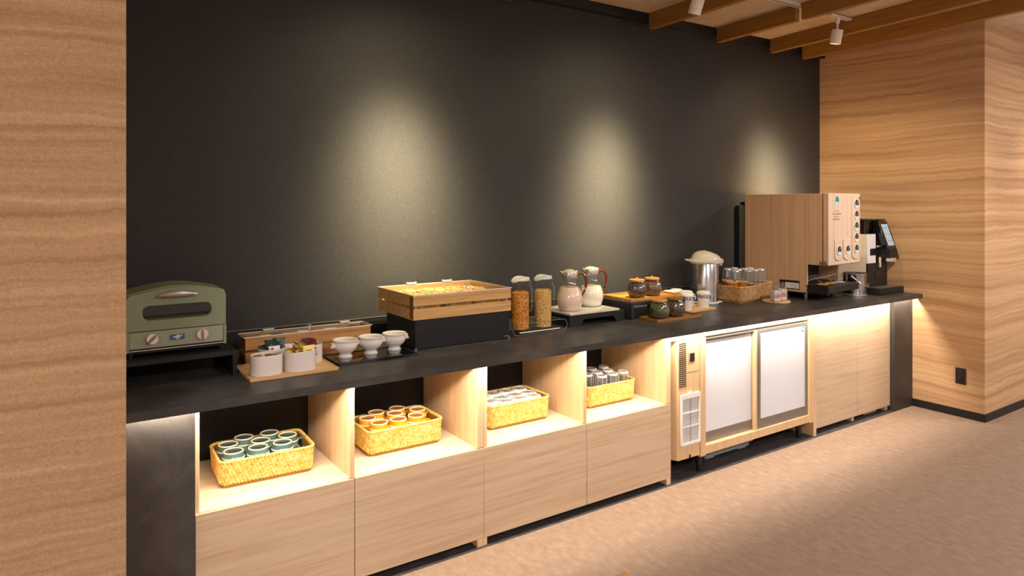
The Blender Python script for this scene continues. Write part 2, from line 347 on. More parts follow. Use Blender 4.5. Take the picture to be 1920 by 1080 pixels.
# starts in front of the end panel
b = M(); b.prism([(XR-.008, 2.586), (XR-.008, FY-.008), (9, FY-.008), (9, FY), (XR, FY), (XR, 2.586)], 'z', 0, .056)
struct('baseboard_right', b, 'basebrd', bevel=.001)
struct('baseboard_left', M().box(-2.6, XL+.0, FY-.008, FY, 0, .056), 'basebrd')
struct('trim_2', M().box(XL, XR, 3.29, WY, 2.741, ZC), 'black')          # dark band where wall meets ceiling
struct('trim_3', M().box(XL, XR, WY-.004, WY, .85, .936), 'black')       # black backsplash strip
struct('trim_4', M().box(XL, XR, WY-.006, WY, .936, .939), 'steelg')     # its top ledge; caught light put in as pale grey

def beam(x0, y0, x1, y1, label):
    """ceiling beam from the wall end (x0,y0) outwards to (x1,y1): right bottom edge"""
    wd = .045; m_ = M()
    m_.prism([(x0-wd, y0), (x0, y0), (x1, y1), (x1-wd, y1)], 'z', 2.695, ZC)
    return tag(obj('ceiling_beam', m_, 'beam', bevel=.0015), label, 'beam', 'ceiling beams over the counter')
def bl(x0, k, y): return x0-k*(3.288-y)
g = lambda x0, k, ya, yb, lab: beam(bl(x0, k, ya), ya, bl(x0, k, yb), yb, lab)
g(2.214, .05, 3.288, 2.62, 'wooden ceiling beam whose end just shows at the top edge above the dark wall')
k_ = .058; m_ = M()
for ya, yb, zt in ((3.288, 2.62, ZC), (2.62, 2.578, 2.775), (2.578, -1.2, ZC)):
    a_, b_ = bl(3.379, k_, ya), bl(3.379, k_, yb); m_.prism([(a_-.045, ya), (a_, ya), (b_, yb), (b_-.045, yb)], 'z', 2.695, zt)
tag(obj('ceiling_beam', m_, 'beam'), 'brown ceiling beam nearest the left, behind the cut-off white track lamp', 'beam', 'ceiling beams over the counter')
g(4.066, .079, 3.288, 2.622, 'second brown ceiling beam, ending at the lighting track')
g(4.066, .079, 2.576, -1.2, 'continuation of the second ceiling beam past the end of the lighting track')
g(4.694, .131, 3.288, -1.2, 'third brown ceiling beam, directly behind the complete white track lamp')
g(5.115, .117, 3.288, -1.2, 'rightmost brown ceiling beam, next to the banded side wall')

# lighting track and lamps
t = thing('lighting_track', 'thin white ceiling track crossing the beams above the counter', 'lighting track', (0, 0, 0))
obj('rail', M().box(1.0, 4.10, 2.582, 2.616, 2.79, 2.80).box(1.0, 4.10, 2.582, 2.590, 2.778, 2.79).box(1.0, 4.10, 2.608, 2.616, 2.778, 2.79), 'whitep', t)
obj('slot', M().box(1.0, 4.10, 2.591, 2.607, 2.784, 2.7895), 'blackp', t, label='black groove of the track')
obj('end_cap', M().box(4.10, 4.112, 2.580, 2.618, 2.722, 2.80), 'whitep', t, bevel=.002)
def lamp(x, y, ztop, label, tilt=35, plate=False):
    t = thing('spotlight', label, 'spotlight', (x, y, ztop), group='white track spotlights')
    if plate: obj('mounting_plate', M().box(-.09, .16, -.02, .02, -.016, 0), 'whitep', t, bevel=.003)
    z0 = -.016 if plate else 0
    obj('joint', M().lathe([(0, z0), (.015, z0), (.016, z0-.028), (.010, z0-.040), (0, z0-.040)], 20), 'lampw', t)
    obj('stem', M().cyl(0, 0, -.105, -.045, .0065, 12), 'lampw', t)
    h = M(); h.x = Matrix.Translation((0, 0, -.105)) @ Matrix.Rotation(math.radians(tilt), 4, 'X') 
    h.lathe([(0, .01), (.034, .008), (.036, .005), (.036, -.05), (.0345, -.052), (.0345, -.055), (.036, -.057), (.036, -.085), (.030, -.087), (.028, -.070), (0, -.070)], 28)
    hd = obj('lamp_head', h, 'lampw', t)
    l = M(); l.x = h.x.copy(); l.lathe([(0, -.0695), (.026, -.0695), (.026, -.0705), (0, -.0705)], 24); obj('lens', l, 'lens', hd)
    return t
lamp(SPOTX[0], 2.60, 2.78, 'white track spotlight over the left light pool, above the picture edge', 22)
lamp(SPOTX[1]+.005, 2.60, 2.78, 'white track spotlight cut off by the top edge, in front of a beam', 22)
lamp(SPOTX[2]-.005, 2.60, 2.795, 'small white spotlight on a ceiling plate between the last beams', 12, plate=True)
# recessed lamps of the room (outside the frame); fill fixtures added further down
for i, x in enumerate(FLOORX):
    lamp(x, 2.06, 2.80, ['aisle spotlight above the left end of the counter', 'aisle spotlight above the stacked mugs', 'aisle spotlight above the cereal', 'aisle spotlight above the tea jars'][i], 8)
lamp(3.9, .86, 2.80, 'spotlight aimed at the banded side wall', 40)
lamp(6.35, 1.56, 2.80, 'spotlight in front of the banded return wall', 15)
for i, (x, y, z, pw_) in enumerate(FILL_GLOBES):  # added fixtures around the globe fill lights
    t = thing('fill_pendant', ['added fill pendant near the return wall', 'added fill pendant behind the viewer', 'added fill pendant in front of the left wall'][i], 'lamp', (x, y, z))
    obj('cord', M().cyl(0, 0, .12, ZC-z, .003, 8), 'blackp', t)
    obj('cap', M().cyl(0, 0, .105, .135, .03, 20), 'whitep', t)
    q_ = obj('wire_guard', M().tube([(.125*math.cos(2*PI*k/32), .125*math.sin(2*PI*k/32), 0) for k in range(32)], .002, 6, closed=True), 'chrome', t)
for i, (x, y) in enumerate(FILL_PANELS):  # added fixtures around the panel fill lights
    t = thing('fill_panel', ['added square fill panel over the far left of the dining room', 'added square fill panel behind the viewer', 'added square fill panel over the right of the dining room', 'added square fill panel near the right wall'][i], 'ceiling light', (x, y, ZC))
    obj('light_frame', M().ring(rrect(-.33, .33, -.33, .33, .01, 1), rrect(-.3, .3, -.3, .3, .01, 1), 'z', -.02, 0), 'whitep', t)
    obj('diffuser', M().box(-.3, .3, -.3, .3, -.012, -.004), 'whitep', t)

# ------------------------------------------------------------------ counter
t = thing('worktop', 'long charcoal stone-look worktop running along the whole dark wall', 'worktop')
obj('counter_slab', M().prism([(2.515, .82), (2.515, .85), (WY-.006, .85), (WY-.006, .82), (2.580, .82), (2.580, .833), (2.556, .833), (2.556, .82)], 'x', XL+.001, XR-.001), 'top', t)
s_ = obj('led_strip', M().box(.2, 5.38, 2.558, 2.578, .8315, .833), 'ledm', t, label='thin warm light strip recessed under the front edge')
def endpanel(x0, x1, label):
    o = obj('end_panel', M().box(x0, x1, 2.587, 2.605, 0, .8195).box(x0, x1, 2.605, 3.3, 0, .8195), 'slab', bevel=.001)
    return tag(o, label, 'panel')
endpanel(XL+.001, .4235, 'mottled dark grey end panel of the counter beside the left wall')
endpanel(5.138, XR-.001, 'narrow dark grey end panel of the counter beside the side wall')

def shelf_cabinet(x0, xm, x1, label, first, legw):
    t = thing('open_cabinet', label, 'cabinet', (0, 0, 0), group='oak cabinets with open shelves')
    L, R = (x0, x0+.018), (x1-legw, x1)
    obj('side_panel', M().box(L[0], L[1], 2.62 if first else 2.602, 3.13, .0, .8195), 'oakv', t, bevel=.0008)
    obj('side_panel', M().box(R[0], R[1], 2.602, 3.13, .44, .8195).box(R[0], R[1], 2.6205, 3.13, .036, .44).box(R[0], R[1], 2.602, 3.13, 0, .034), 'oakv', t, bevel=.0008)
    obj('partition', M().box(xm-.0195, xm, 2.602, 3.13, .44, .8195), 'oakv', t, bevel=.0008)
    obj('shelf', M().box(L[1], R[0], 2.612, 3.13, .422, .44), 'ply', t)
    obj('bottom_board', M().box(L[1], R[0], 2.6205, 3.13, .036, .052), 'oakv', t)
    obj('back_panel', M().box(L[1], R[0], 3.131, 3.14, .05, .8195), 'black', t, label='black back panel')
    obj('drawer_front', M().box(x0+.002, xm-.0015, 2.60, 2.62, .035, .4365), 'oak', t, bevel=.001)
    obj('drawer_front', M().box(xm+.0015, x1-.0005, 2.60, 2.62, .035, .4365), 'oak', t, bevel=.001)
    return t
shelf_cabinet(.4245, 1.0075, 1.6085, 'oak cabinet under the left of the counter, holding the teal and mustard mugs', True, .032)
shelf_cabinet(1.6095, 2.2075, 2.8035, 'oak cabinet in the middle of the counter, holding white cups and glasses', False, .031)

t = thing('door_cabinet', 'pale oak two-door cabinet at the far right of the counter', 'cabinet')
obj('side_panel', M().box(4.146, 4.178, 2.606, 3.2, 0, .765), 'oakf', t, bevel=.0008)
obj('side_panel', M().box(5.11, 5.137, 2.64, 3.2, .0, .8195), 'oakf', t)
obj('centre_panel', M().box(4.66, 4.685, 2.64, 3.2, 0, .8195), 'oakf', t)
for xa, xb in ((4.183, 4.6985), (4.7015, 5.136)):
    obj('cabinet_door', M().box(xa, xb, 2.62, 2.64, .037, .818), 'oak', t, bevel=.001)
obj('bottom_board', M().box(4.178, 5.11, 2.641, 3.2, .05, .068), 'oakf', t)
obj('cable_duct', M().box(4.86, 5.02, 2.66, 2.70, .005, .03), 'oakf', t)

# ------------------------------------------------------------------ undercounter refrigerator
t = thing('undercounter_refrigerator', 'low refrigerator with two white sliding doors in an oak-look frame', 'refrigerator')
obj('cabinet_body', M().box(3.06, 4.13, 2.66, 3.25, .105, .765), 'steelg', t)
obj('filler_board', M().box(2.806, 4.178, 2.606, 2.63, .772, .8195), 'oakfx', t)
cc = M(); cc.prism([(2.828, 3.2), (2.828, 2.66), (2.862, 2.60), (3.034, 2.60), (3.034, 3.2)], 'z', .112, .768)
cv = obj('compressor_cover', cc, 'oakf', t, bevel=.001)
sl = M()
for i in range(22): sl.box(2.866, 2.924, 2.5985, 2.6005, .515+i*.0112, .5195+i*.0112)
obj('vent_slots', sl, 'blackp', cv, kind='stuff', label='column of dark vent slots')
gr = obj('filter_frame', M().ring(rrect(2.877, 3.031, .190, .470, .004, 2), rrect(2.888, 3.021, .203, .447, .002, 2), 'y', 2.590, 2.5995)
         .box(2.888, 3.021, 2.592, 2.5995, .287, .293).box(2.888, 3.021, 2.592, 2.5995, .364, .370).prism([(2.93, .470), (2.978, .470), (2.965, .480), (2.943, .480)], 'y', 2.591, 2.5995), 'whitep', t, label='white frame of the air filter')
sl = M()
for i in range(27): sl.box(2.889, 3.020, 2.5945, 2.5985, .206+i*.0090, .2105+i*.0090)
obj('grille_slats', sl, 'whitep', gr, kind='stuff')
obj('mesh', M().box(2.888, 3.021, 2.5985, 2.5997, .203, .447).box(2.951, 2.957, 2.594, 2.5985, .203, .447), 'grille', gr)
cp = obj('control_display', M().box(2.954, 2.990, 2.597, 2.6005, .645, .692), 'blackp', t, label='small dark control display')
obj('control_mark', M().box(2.940, 2.9445, 2.5985, 2.6003, .632, .700), 'ink', t)
obj('panel_seam', M().box(2.935, 3.022, 2.5992, 2.6003, .588, .590).box(2.935, 3.022, 2.5992, 2.6003, .733, .7345), 'ink', t)
obj('cord_notch', M().box(2.947, 2.961, 2.5988, 2.602, .112, .13), 'blackp', t)
obj('door_frame', M().box(3.041, 3.087, 2.600, 2.66, .098, .7675).box(4.092, 4.144, 2.600, 2.66, .098, .7675).box(3.087, 4.092, 2.602, 2.66, .104, .151), 'oakf', t, bevel=.001)
obj('door_rail', M().box(3.087, 4.092, 2.615, 2.66, .751, .768), 'steelg', t)
def sdoor(x0, x1, y, z1, st, label):
    d = obj('sliding_door', M().ring([(x0, .152), (x1, .152), (x1, z1), (x0, z1)], [(x0+st, .212), (x1-.026, .212), (x1-.026, z1-.016), (x0+st, z1-.016)], 'y', y, y+.012).box(x0, x1, y+.012, y+.02, .152, z1), 'steelg', t, label=label)
    obj('door_panel', M().box(x0+st, x1-.026, y+.004, y+.012, .212, z1-.016), 'white', d)
    return d
sdoor(3.092, 3.575, 2.634, .750, .012, 'left white sliding door in grey metal frame')
d2 = sdoor(3.560, 4.091, 2.612, .755, .040, 'right white sliding door in grey metal frame')
obj('door_handle_strip', M().box(3.545, 3.560, 2.608, 2.632, .152, .755), 'oakf', t)
em = M(); em.x = Matrix.Translation((4.043, 2.6155, .713)) @ Matrix.Rotation(PI/2, 4, 'X'); em.lathe([(0, 0), (.017, 0), (.017, .0012), (0, .0012)], 24)
e_ = obj('round_emblem', em, 'tealp', d2, label='round teal emblem with a white curled mark')
sw = M(); pts = [(4.043+.0085*math.cos(a)*(.55+.1*k), 2.6139, .713+.0095*math.sin(a)*(.7+.05*k)) for k, a in enumerate([math.radians(110+26*i) for i in range(11)])]
sw.tube(pts, .0018, 5); sw.tube([(4.0445, 2.6139, .717), (4.0455, 2.6139, .7125), (4.044, 2.6139, .708)], .002, 5)
obj('emblem_mark', sw, 'white', e_)
for x, y in ((3.079, 2.645), (4.047, 2.650), (3.079, 3.18), (4.047, 3.18)):
    obj('leg', M().lathe([(0, 0), (.014, 0), (.022, .105), (0, .105)], 20, x, y), 'leg', t)
o = thing('drip_tray', 'grey plastic drip tray on small feet under the refrigerator', 'tray', (3.43, 2.800, 0))
r1 = rrect(-.235, .235, -.105, .105, .04); r2 = rrect(-.215, .215, -.085, .085, .03)
obj('tray_rim', M().ring(r1, r2, 'z', .045, .058), 'drip', o, bevel=.002)
obj('tray_body', M().ring(r2, rrect(-.211, .211, -.081, .081, .03), 'z', .022, .0455).prism(r2, 'z', .018, .022), 'drip', o)
for x in (-.15, .15): obj('tray_foot', M().box(x-.04, x+.04, -.07, .07, 0, .018), 'drip', o, bevel=.004)
obj('tray_hook', M().tube([(.2, -.09, .055), (.235, -.085, .075), (.24, -.02, .078), (.23, .04, .06)], .004, 6).tube([(-.2, -.09, .055), (-.232, -.085, .07), (-.238, -.02, .075), (-.23, .04, .06)], .004, 6), 'drip', o)

# wall socket
o = thing('wall_socket', 'black double power socket low on the banded side wall', 'power socket', (XR, 2.2555, .2925))
obj('plate', M().box(-.009, 0, -.034, .034, -.0575, .0575), 'blackp', o, bevel=.003)
obj('socket_face', M().box(-.0115, -.009, -.017, .017, -.036, -.004).box(-.0115, -.009, -.017, .017, .004, .036), 'blackg', o, bevel=.001)
obj('plug', M().box(-.02, -.0115, -.010, .014, -.032, -.010), 'blackp', o, bevel=.002)

# ------------------------------------------------------------------ woven baskets
def perim(a, bb, r, n):
    L = [(a-r, bb), (-(a-r), bb), (-a, bb-r), (-a, -(bb-r)), (-(a-r), -bb), (a-r, -bb), (a, -(bb-r)), (a, bb-r)]
    segs = []
    for i in range(4):
        p, q = L[2*i], L[2*i+1]; segs.append(('l', p, q, math.dist(p, q)))
        c_ = [(-(a-r), bb-r), (-(a-r), -(bb-r)), (a-r, -(bb-r)), (a-r, bb-r)][i]; segs.append(('a', c_, 90+90*i, r*PI/2))
    T = sum(s[3] for s in segs); out = []
    for k in range(n):
        d = T*k/n
        for s in segs:
            if d <= s[3] or s is segs[-1]:
                if s[0] == 'l':
                    u = d/s[3]; x = s[1][0]*(1-u)+s[2][0]*u; y = s[1][1]*(1-u)+s[2][1]*u
                    tx, ty = (s[2][0]-s[1][0])/s[3], (s[2][1]-s[1][1])/s[3]; nx, ny = ty*-1, tx*1; nx, ny = -nx, -ny
                else:
                    an = math.radians(s[2]+90*d/s[3]); x = s[1][0]+r*math.cos(an); y = s[1][1]+r*math.sin(an); nx, ny = math.cos(an), math.sin(an)
                out.append((x, y, nx, ny)); break
            d -= s[3]
    return out, T
def basket(name, label, group, loc, sx, sy, h, m, rz=0, pitch=.0035, lean=.006, rowh=.0076, skew=1):
    t = thing(name, label, 'basket', loc, rz, group)
    a, bb = sx/2, sy/2
    n = int(perim(a, bb, .03, 8)[1]/pitch/4)*4
    P, T = perim(a-.004, bb-.004, .03, n); rows = int((h-.012)/rowh); wv = M()
    for k in range(rows):
        z = .008+k*rowh+rowh/2; u = z/h; off = -lean*(1-u)-(.006 if k == 0 else 0)
        pts = []
        for i, (x, y, nx, ny) in enumerate(P):
            w_ = .0030*math.cos(2*PI*(i+skew*k)/4+.4)
            pts.append((x+nx*(off+w_), y+ny*(off+w_), z+.0009*math.sin(2*PI*(i+skew*k)/4)))
        wv.tube(pts, .0040, 5, closed=True, flat=.8)
    obj('woven_wall', wv, m, t, kind='stuff')
    P2, _ = perim(a-.008, bb-.008, .028, 48); ins = M()
    ob = [(x+nx*-lean*.3, y+ny*-lean*.3) for x, y, nx, ny in P2]; ib = [(x-nx*.002, y-ny*.002) for x, y in ob for nx, ny in [(0, 0)]]
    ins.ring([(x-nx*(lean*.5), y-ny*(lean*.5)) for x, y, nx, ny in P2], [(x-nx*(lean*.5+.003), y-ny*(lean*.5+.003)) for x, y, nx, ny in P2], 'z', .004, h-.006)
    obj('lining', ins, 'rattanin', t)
    rim = M(); cnt = n//2; PR, _ = perim(a-.003, bb-.003, .03, n)
    for ph in (0, PI):
        rim.tube([(x+nx*.0028*math.cos(i*PI/3+ph), y+ny*.0028*math.cos(i*PI/3+ph), h-.004+.0028*math.sin(i*PI/3+ph)) for i, (x, y, nx, ny) in enumerate(PR)], .0036, 5, closed=True)
    obj('rim', rim, m, t)
    obj('base', M().prism([(x-nx*(lean+.002), y-ny*(lean+.002)) for x, y, nx, ny in P2], 'z', 0, .008), m, t)
    return t
ZS = .44
gb = 'honey rattan baskets on the lit shelves'
basket('wicker_basket', 'honey rattan basket of teal mugs on the leftmost open shelf', gb, (.722, 2.880, ZS), .366, .250, .107, 'rattan', math.radians(-2))
basket('wicker_basket', 'honey rattan basket of mustard mugs on the second open shelf', gb, (1.310, 2.880, ZS), .366, .250, .112, 'rattan')
basket('wicker_basket', 'honey rattan basket of white cups on the third open shelf', gb, (1.922, 2.880, ZS), .366, .250, .117, 'rattan')
basket('wicker_basket', 'honey rattan basket of upturned glasses on the fourth open shelf', gb, (2.525, 2.880, ZS), .352, .250, .117, 'rattan')

# ------------------------------------------------------------------ upturned mugs
def free_angle(i, pts, box, fixed=None, reach=.066):
    best = (-9, 0)
    if fixed is not None: return fixed
    for k in range(72):
        a = 2*PI*k/72; x = pts[i][0]+reach*math.cos(a); y = pts[i][1]+reach*math.sin(a)
        d = min(math.dist((x, y), p) for j, p in enumerate(pts) if j != i)-.045
        d = min(d, x-box[0], box[1]-x, y-box[2], box[3]-y)
        if d > best[0]: best = (d, a)
    return best[1]
def mug(name, label, group, loc, rz, body, dark, h=.116):
    t = thing(name, label, 'mug', loc, rz, group)
    k = h/.116
    obj('mug_body', M().lathe([(.039, 0), (.0422, .003), (.0430, .010), (.0433, .090*k), (.0415, .0945*k), (.0385, .0955*k), (.0368, .098*k), (.0372, .112*k), (.0362, .1155*k), (.0325, .1155*k), (.032, .1115*k), (0, .111*k)], 36), body, t)
    obj('foot_ring', M().lathe([(.0322, .1135*k), (.0326, .1168*k), (.0366, .1168*k), (.0376, .1135*k)], 36, close=True), 'tan', t, label='pale unglazed foot ring')
    obj('base_recess', M().lathe([(0, .1112*k), (.0320, .1112*k), (.0320, .1122*k), (0, .1122*k)], 28), dark, t)  # recess shade put in as a darker tone of the glaze
    obj('pale_line', M().lathe([(.0415, .0935*k), (.0430, .0910*k), (.0433, .0925*k), (.0418, .0955*k)], 36, close=True), 'tan', t, label='thin pale line at the step')
    obj('handle', M().tube([(.042, 0, .086*k), (.058, 0, .090*k), (.0675, 0, .084*k), (.070, 0, .066*k), (.0685, 0, .033*k), (.060, 0, .026*k), (.043, 0, .026*k)], .0048, 8, flat=1.2), body, t)
    return t
zb = ZS+.009
T1 = [(.594, 2.911, 'at the far left'), (.640, 2.968, 'in the back row beside the left corner'), (.769, 2.952, 'in the back row, second from the right'), (.703, 2.888, 'in the centre'),
      (.598, 2.815, 'at the front-left corner'), (.690, 2.810, 'in the front row, second from the left'), (.838, 2.900, 'at the back right end'), (.789, 2.815, 'at the front right')]
T1 = [(x, y, p) for x, y, p in T1]
p0 = None; gm = 'upturned teal mugs in the leftmost basket'
ang = [-2.2, 2.4, 1.9, -1.2, -2.6, -1.9, .12, .15]
posT = [(.597, 2.908), (.668, 2.959), (.770, 2.957), (.716, 2.882), (.598, 2.818), (.688, 2.808), (.826, 2.888), (.784, 2.812)]
for i, (x, y) in enumerate(posT):
    lab = 'upturned teal mug '+T1[i][2]+' of the leftmost basket'
    an_ = free_angle(i, posT, (.545, .899, 2.76, 2.99), .12 if i == 6 else (.1 if i == 7 else None))
    if p0 is None: p0 = mug('teal_mug', lab, gm, (x, y, zb), an_, 'teal', 'teald')
    else: dup(p0, lab, (x, y, zb), an_)
posM = [(1.247, 2.955), (1.181, 2.895), (1.200, 2.810), (1.312, 2.893), (1.290, 2.808), (1.352, 2.957), (1.425, 2.892), (1.379, 2.812)]
labM = ['in the back row on the left', 'at the far left', 'at the front-left corner', 'in the centre', 'in the front row, second from the left', 'in the back row, standing highest', 'at the back right, beside the basket end', 'at the front right']
angM = [2.3, -2.4, -1.7, 1.2, -1.4, 2.0, .1, -1.1]
p0 = None
for i, (x, y) in enumerate(posM):
    lab = 'upturned mustard mug '+labM[i]+' of the second basket'
    an_ = free_angle(i, posM, (1.133, 1.487, 2.76, 2.99), .12 if i == 6 else None)
    if p0 is None: p0 = mug('mustard_mug', lab, 'upturned mustard mugs in the second basket', (x, y, zb), an_, 'mustard', 'mustardd', .121)
    else: dup(p0, lab, (x, y, zb), an_)
# white cups with a printed base, third basket
def pcup(label, loc, rz):
    t = thing('white_cup', label, 'cup', loc, rz, 'upturned white cups in the third basket')
    obj('cup_body', M().lathe([(.040, 0), (.0425, .002), (.0430, .012), (.0415, .070), (.0405, .094), (.0385, .100), (.034, .1035), (.0325, .1035), (.0315, .101), (0, .1005)], 32), 'ceramic', t)
    obj('printed_disc', M().lathe([(0, .1008), (.0315, .1008), (.0315, .1018), (0, .1018)], 28), 'print_', t, label='grey flower print on the base')
    obj('handle', M().tube([(.0415, 0, .075), (.056, 0, .074), (.062, 0, .058), (.056, 0, .036), (.0425, 0, .030)], .0038, 8), 'ceramic', t)
    return t
posC = [(1.785, 2.925), (1.873, 2.942), (1.962, 2.942), (2.048, 2.938), (1.783, 2.830), (1.866, 2.852), (1.954, 2.852), (2.043, 2.850), (1.848, 2.792-.012), (1.936, 2.79-.024), (2.020, 2.79-.03)]
posC = [(1.884, 2.955), (1.970, 2.955), (2.049, 2.950), (1.797, 2.925), (1.800, 2.842), (1.883, 2.872), (1.966, 2.874), (2.049, 2.868), (1.872, 2.812), (1.955, 2.812), (2.037, 2.812)]
posC = [(1.880, 2.955), (1.965, 2.955), (2.048, 2.955), (1.797, 2.930), (1.797, 2.846), (1.880, 2.870), (1.965, 2.872), (2.048, 2.870), (1.862, 2.812), (1.948, 2.812), (2.034, 2.812)]
labC = ['back row, left', 'back row, middle', 'back-right corner', 'left end, rear', 'left end, front', 'middle row, left', 'middle row, centre', 'middle row, right', 'front row, left', 'front row, centre', 'front-right corner']
p0 = None
for i, (x, y) in enumerate(posC):
    if i >= 8 and False: continue
    lab = 'upturned white printed cup, '+labC[i]+' of the third basket'
    an_ = free_angle(i, posC, (1.745, 2.099, 2.765, 2.99), None, .056)
    if p0 is None: p0 = pcup(lab, (x, y, zb+.006), an_)
    else: dup(p0, lab, (x, y, zb+.006), an_)
# tumblers in the fourth basket
def tumbler(name, label, group, loc, h, r0, r1, rz=0):
    t = thing(name, label, 'glass', loc, rz, group)
    obj('glass_wall', M().lathe([(r0, 0), (r1, h-.012), (r1-.003, h-.002), (r1-.007, h), (r1-.010, h-.003), (0, h-.004)]+[(0, h-.016), (r1-.004, h-.018), (r0-.002, .001)], 12, close=True), 'glass2', t, ang=10)
    obj('glass_base', M().lathe([(r1-.010, h-.0035), (r1-.004, h-.010), (r1-.0005, h-.011), (r1-.003, h-.0015), (r1-.007, h+.0003)], 14, close=True), 'glassedge', t)
    rb = M()
    for k in range(7):
        a = 2*PI*k/7; rb.tube([((r0+.0004)*math.cos(a), (r0+.0004)*math.sin(a), .02), ((r1+.0006)*math.cos(a), (r1+.0006)*math.sin(a), h-.014)], .0011, 4)
    obj('ribs', rb, 'glassedge', t)
    return t
posG = [(2.449, 2.935), (2.540, 2.950), (2.628, 2.950), (2.432, 2.860), (2.512, 2.872), (2.592, 2.874), (2.478, 2.798), (2.560, 2.800), (2.640, 2.802)]
labG = ['back row, left', 'back row, middle', 'back row, right', 'middle row, left', 'middle row, centre', 'middle row, right', 'front row, left', 'front row, centre', 'front row, right']
p0 = None
for i, (x, y) in enumerate(posG):
    lab = 'clear upturned tumbler, '+labG[i]+' of the fourth shelf basket'
    if p0 is None: p0 = tumbler('glass_tumbler', lab, 'clear tumblers in the fourth shelf basket', (x, y, zb), .150, .036, .031)
    else: dup(p0, lab, (x, y, zb), i*.4)

# ------------------------------------------------------------------ on the counter
ZT = .85
# riser and toaster
o = thing('riser_stand', 'black open riser under the green toaster oven', 'stand', (0, 0, 0))
obj('riser_top', M().box(.19, .617, 2.84, 3.22, .932, .949), 'black', o, bevel=.001)
obj('side_panel', M().box(.600, .617, 2.84, 3.22, ZT, .932), 'black', o, bevel=.001)
obj('side_panel', M().box(.19, .207, 2.84, 3.22, ZT, .932), 'black', o, bevel=.001)
def arch(x0, x1, zs, zm, z0, r=.018, n=12):
    pts = [(x0, z0), (x1, z0)]
    for i in range(5): a = math.radians(90*i/4); pts.append((x1-r+r*math.cos(a), zs-r+r*math.sin(a)))
    for i in range(1, n): u = i/n; x = x1-r+(x0+r-(x1-r))*u; pts.append((x, zs+(zm-zs)*math.sin(PI*u)))
    for i in range(5): a = math.radians(90+90*i/4); pts.append((x0+r+r*math.cos(a), zs-r+r*math.sin(a)))
    return pts
o = thing('toaster_oven', 'retro sage green toaster oven with arched top, on the black riser', 'toaster oven', (.413, 2.90, .949))
A0 = .949
obj('housing', M().prism(arch(-.176, .176, .238, .262, .020), 'y', .022, .20).prism(arch(-.170, .170, .232, .256, .020), 'y', .20, .225), 'green', o, bevel=.004)
od = arch(-.174, .174, .235, .257, .098, .022)
inn = rrect(-.124, .122, .134, .192, .022, 4)
# door: frame built around the window
def door_ring():
    m_ = M(); n = 72; cx, cz = 0, .165
    def hit(poly, a):
        dx, dz = math.cos(a), math.sin(a); best = None
        for i in range(len(poly)):
            (x1, z1), (x2, z2) = poly[i], poly[(i+1) % len(poly)]; ex, ez = x2-x1, z2-z1; den = dx*ez-dz*ex
            if abs(den) < 1e-9: continue
            tt = ((x1-cx)*ez-(z1-cz)*ex)/den; uu = ((x1-cx)*dz-(z1-cz)*dx)/den
            if tt > 0 and -1e-6 <= uu <= 1+1e-6 and (best is None or tt > best): best = tt
        return (cx+dx*best, cz+dz*best)
    an = [math.atan2(z-cz, x-cx) for x, z in od+inn]+[2*PI*i/n-PI for i in range(n)]
    an = sorted(set(round(a, 4) for a in an)); O = [hit(od, a) for a in an]; I = [hit(inn, a) for a in an]
    I2 = [(cx+(x-cx)*.955, cz+(z-cz)*.88) for x, z in I]; k = len(an)
    vs_ = [(x, 0, z) for x, z in O]+[(x, 0, z) for x, z in I]+[(x, .008, z) for x, z in I2]+[(x, .022, z) for x, z in O]+[(x, .022, z) for x, z in I2]
    fs = []
    for i in range(k):
        j = (i+1) % k
        fs += [(i, j, k+j, k+i), (k+i, k+j, 2*k+j, 2*k+i), (i, 3*k+i, 3*k+j, j), (3*k+i, 4*k+i, 4*k+j, 3*k+j), (2*k+i, 2*k+j, 4*k+j, 4*k+i)]
    return m_.add(vs_, fs)
dr = obj('oven_door', door_ring(), 'green', o, bevel=.0015)
obj('window', M().prism([(x*.96, .163+(z-.163)*.9) for x, z in inn], 'y', .009, .011), 'smoke', dr)
obj('oven_cavity', M().box(-.12, .12, .0215, .0218, .132, .194), 'black', o)
obj('rack', M().tube([(-.108, .014, .140), (.108, .014, .140)], .0022, 6).tube([(-.108, .018, .146), (.108, .018, .146)], .001, 6), 'chrome', o)
hp = [(-.068+.136*i/16, -.018-.004*math.sin(PI*i/16), .229+.006*math.sin(PI*i/16)-.0005) for i in range(17)]
obj('door_handle', M().tube(hp, [.002+.0105*math.sin(PI*(i+.6)/17.2)**.6 for i in range(17)], 10).cyl(-.04, -.009, .222, .236, .004).cyl(.04, -.009, .222, .236, .004), 'chrome', dr, label='polished metal grip')
cpn = obj('control_panel', M().box(-.163, .163, -.001, .022, .034, .0955), 'green2', o, bevel=.001)
obj('side_post', M().box(-.176, -.1635, -.003, .03, .020, .097), 'green', o, bevel=.003); obj('side_post', M().box(.1635, .176, -.003, .03, .020, .097), 'green', o, bevel=.003)
obj('crumb_tray', M().box(-.163, .163, -.006, .02, .026, .0285), 'chrome', o)
obj('lower_gap', M().box(-.163, .163, .004, .02, .0285, .034), 'black', o)
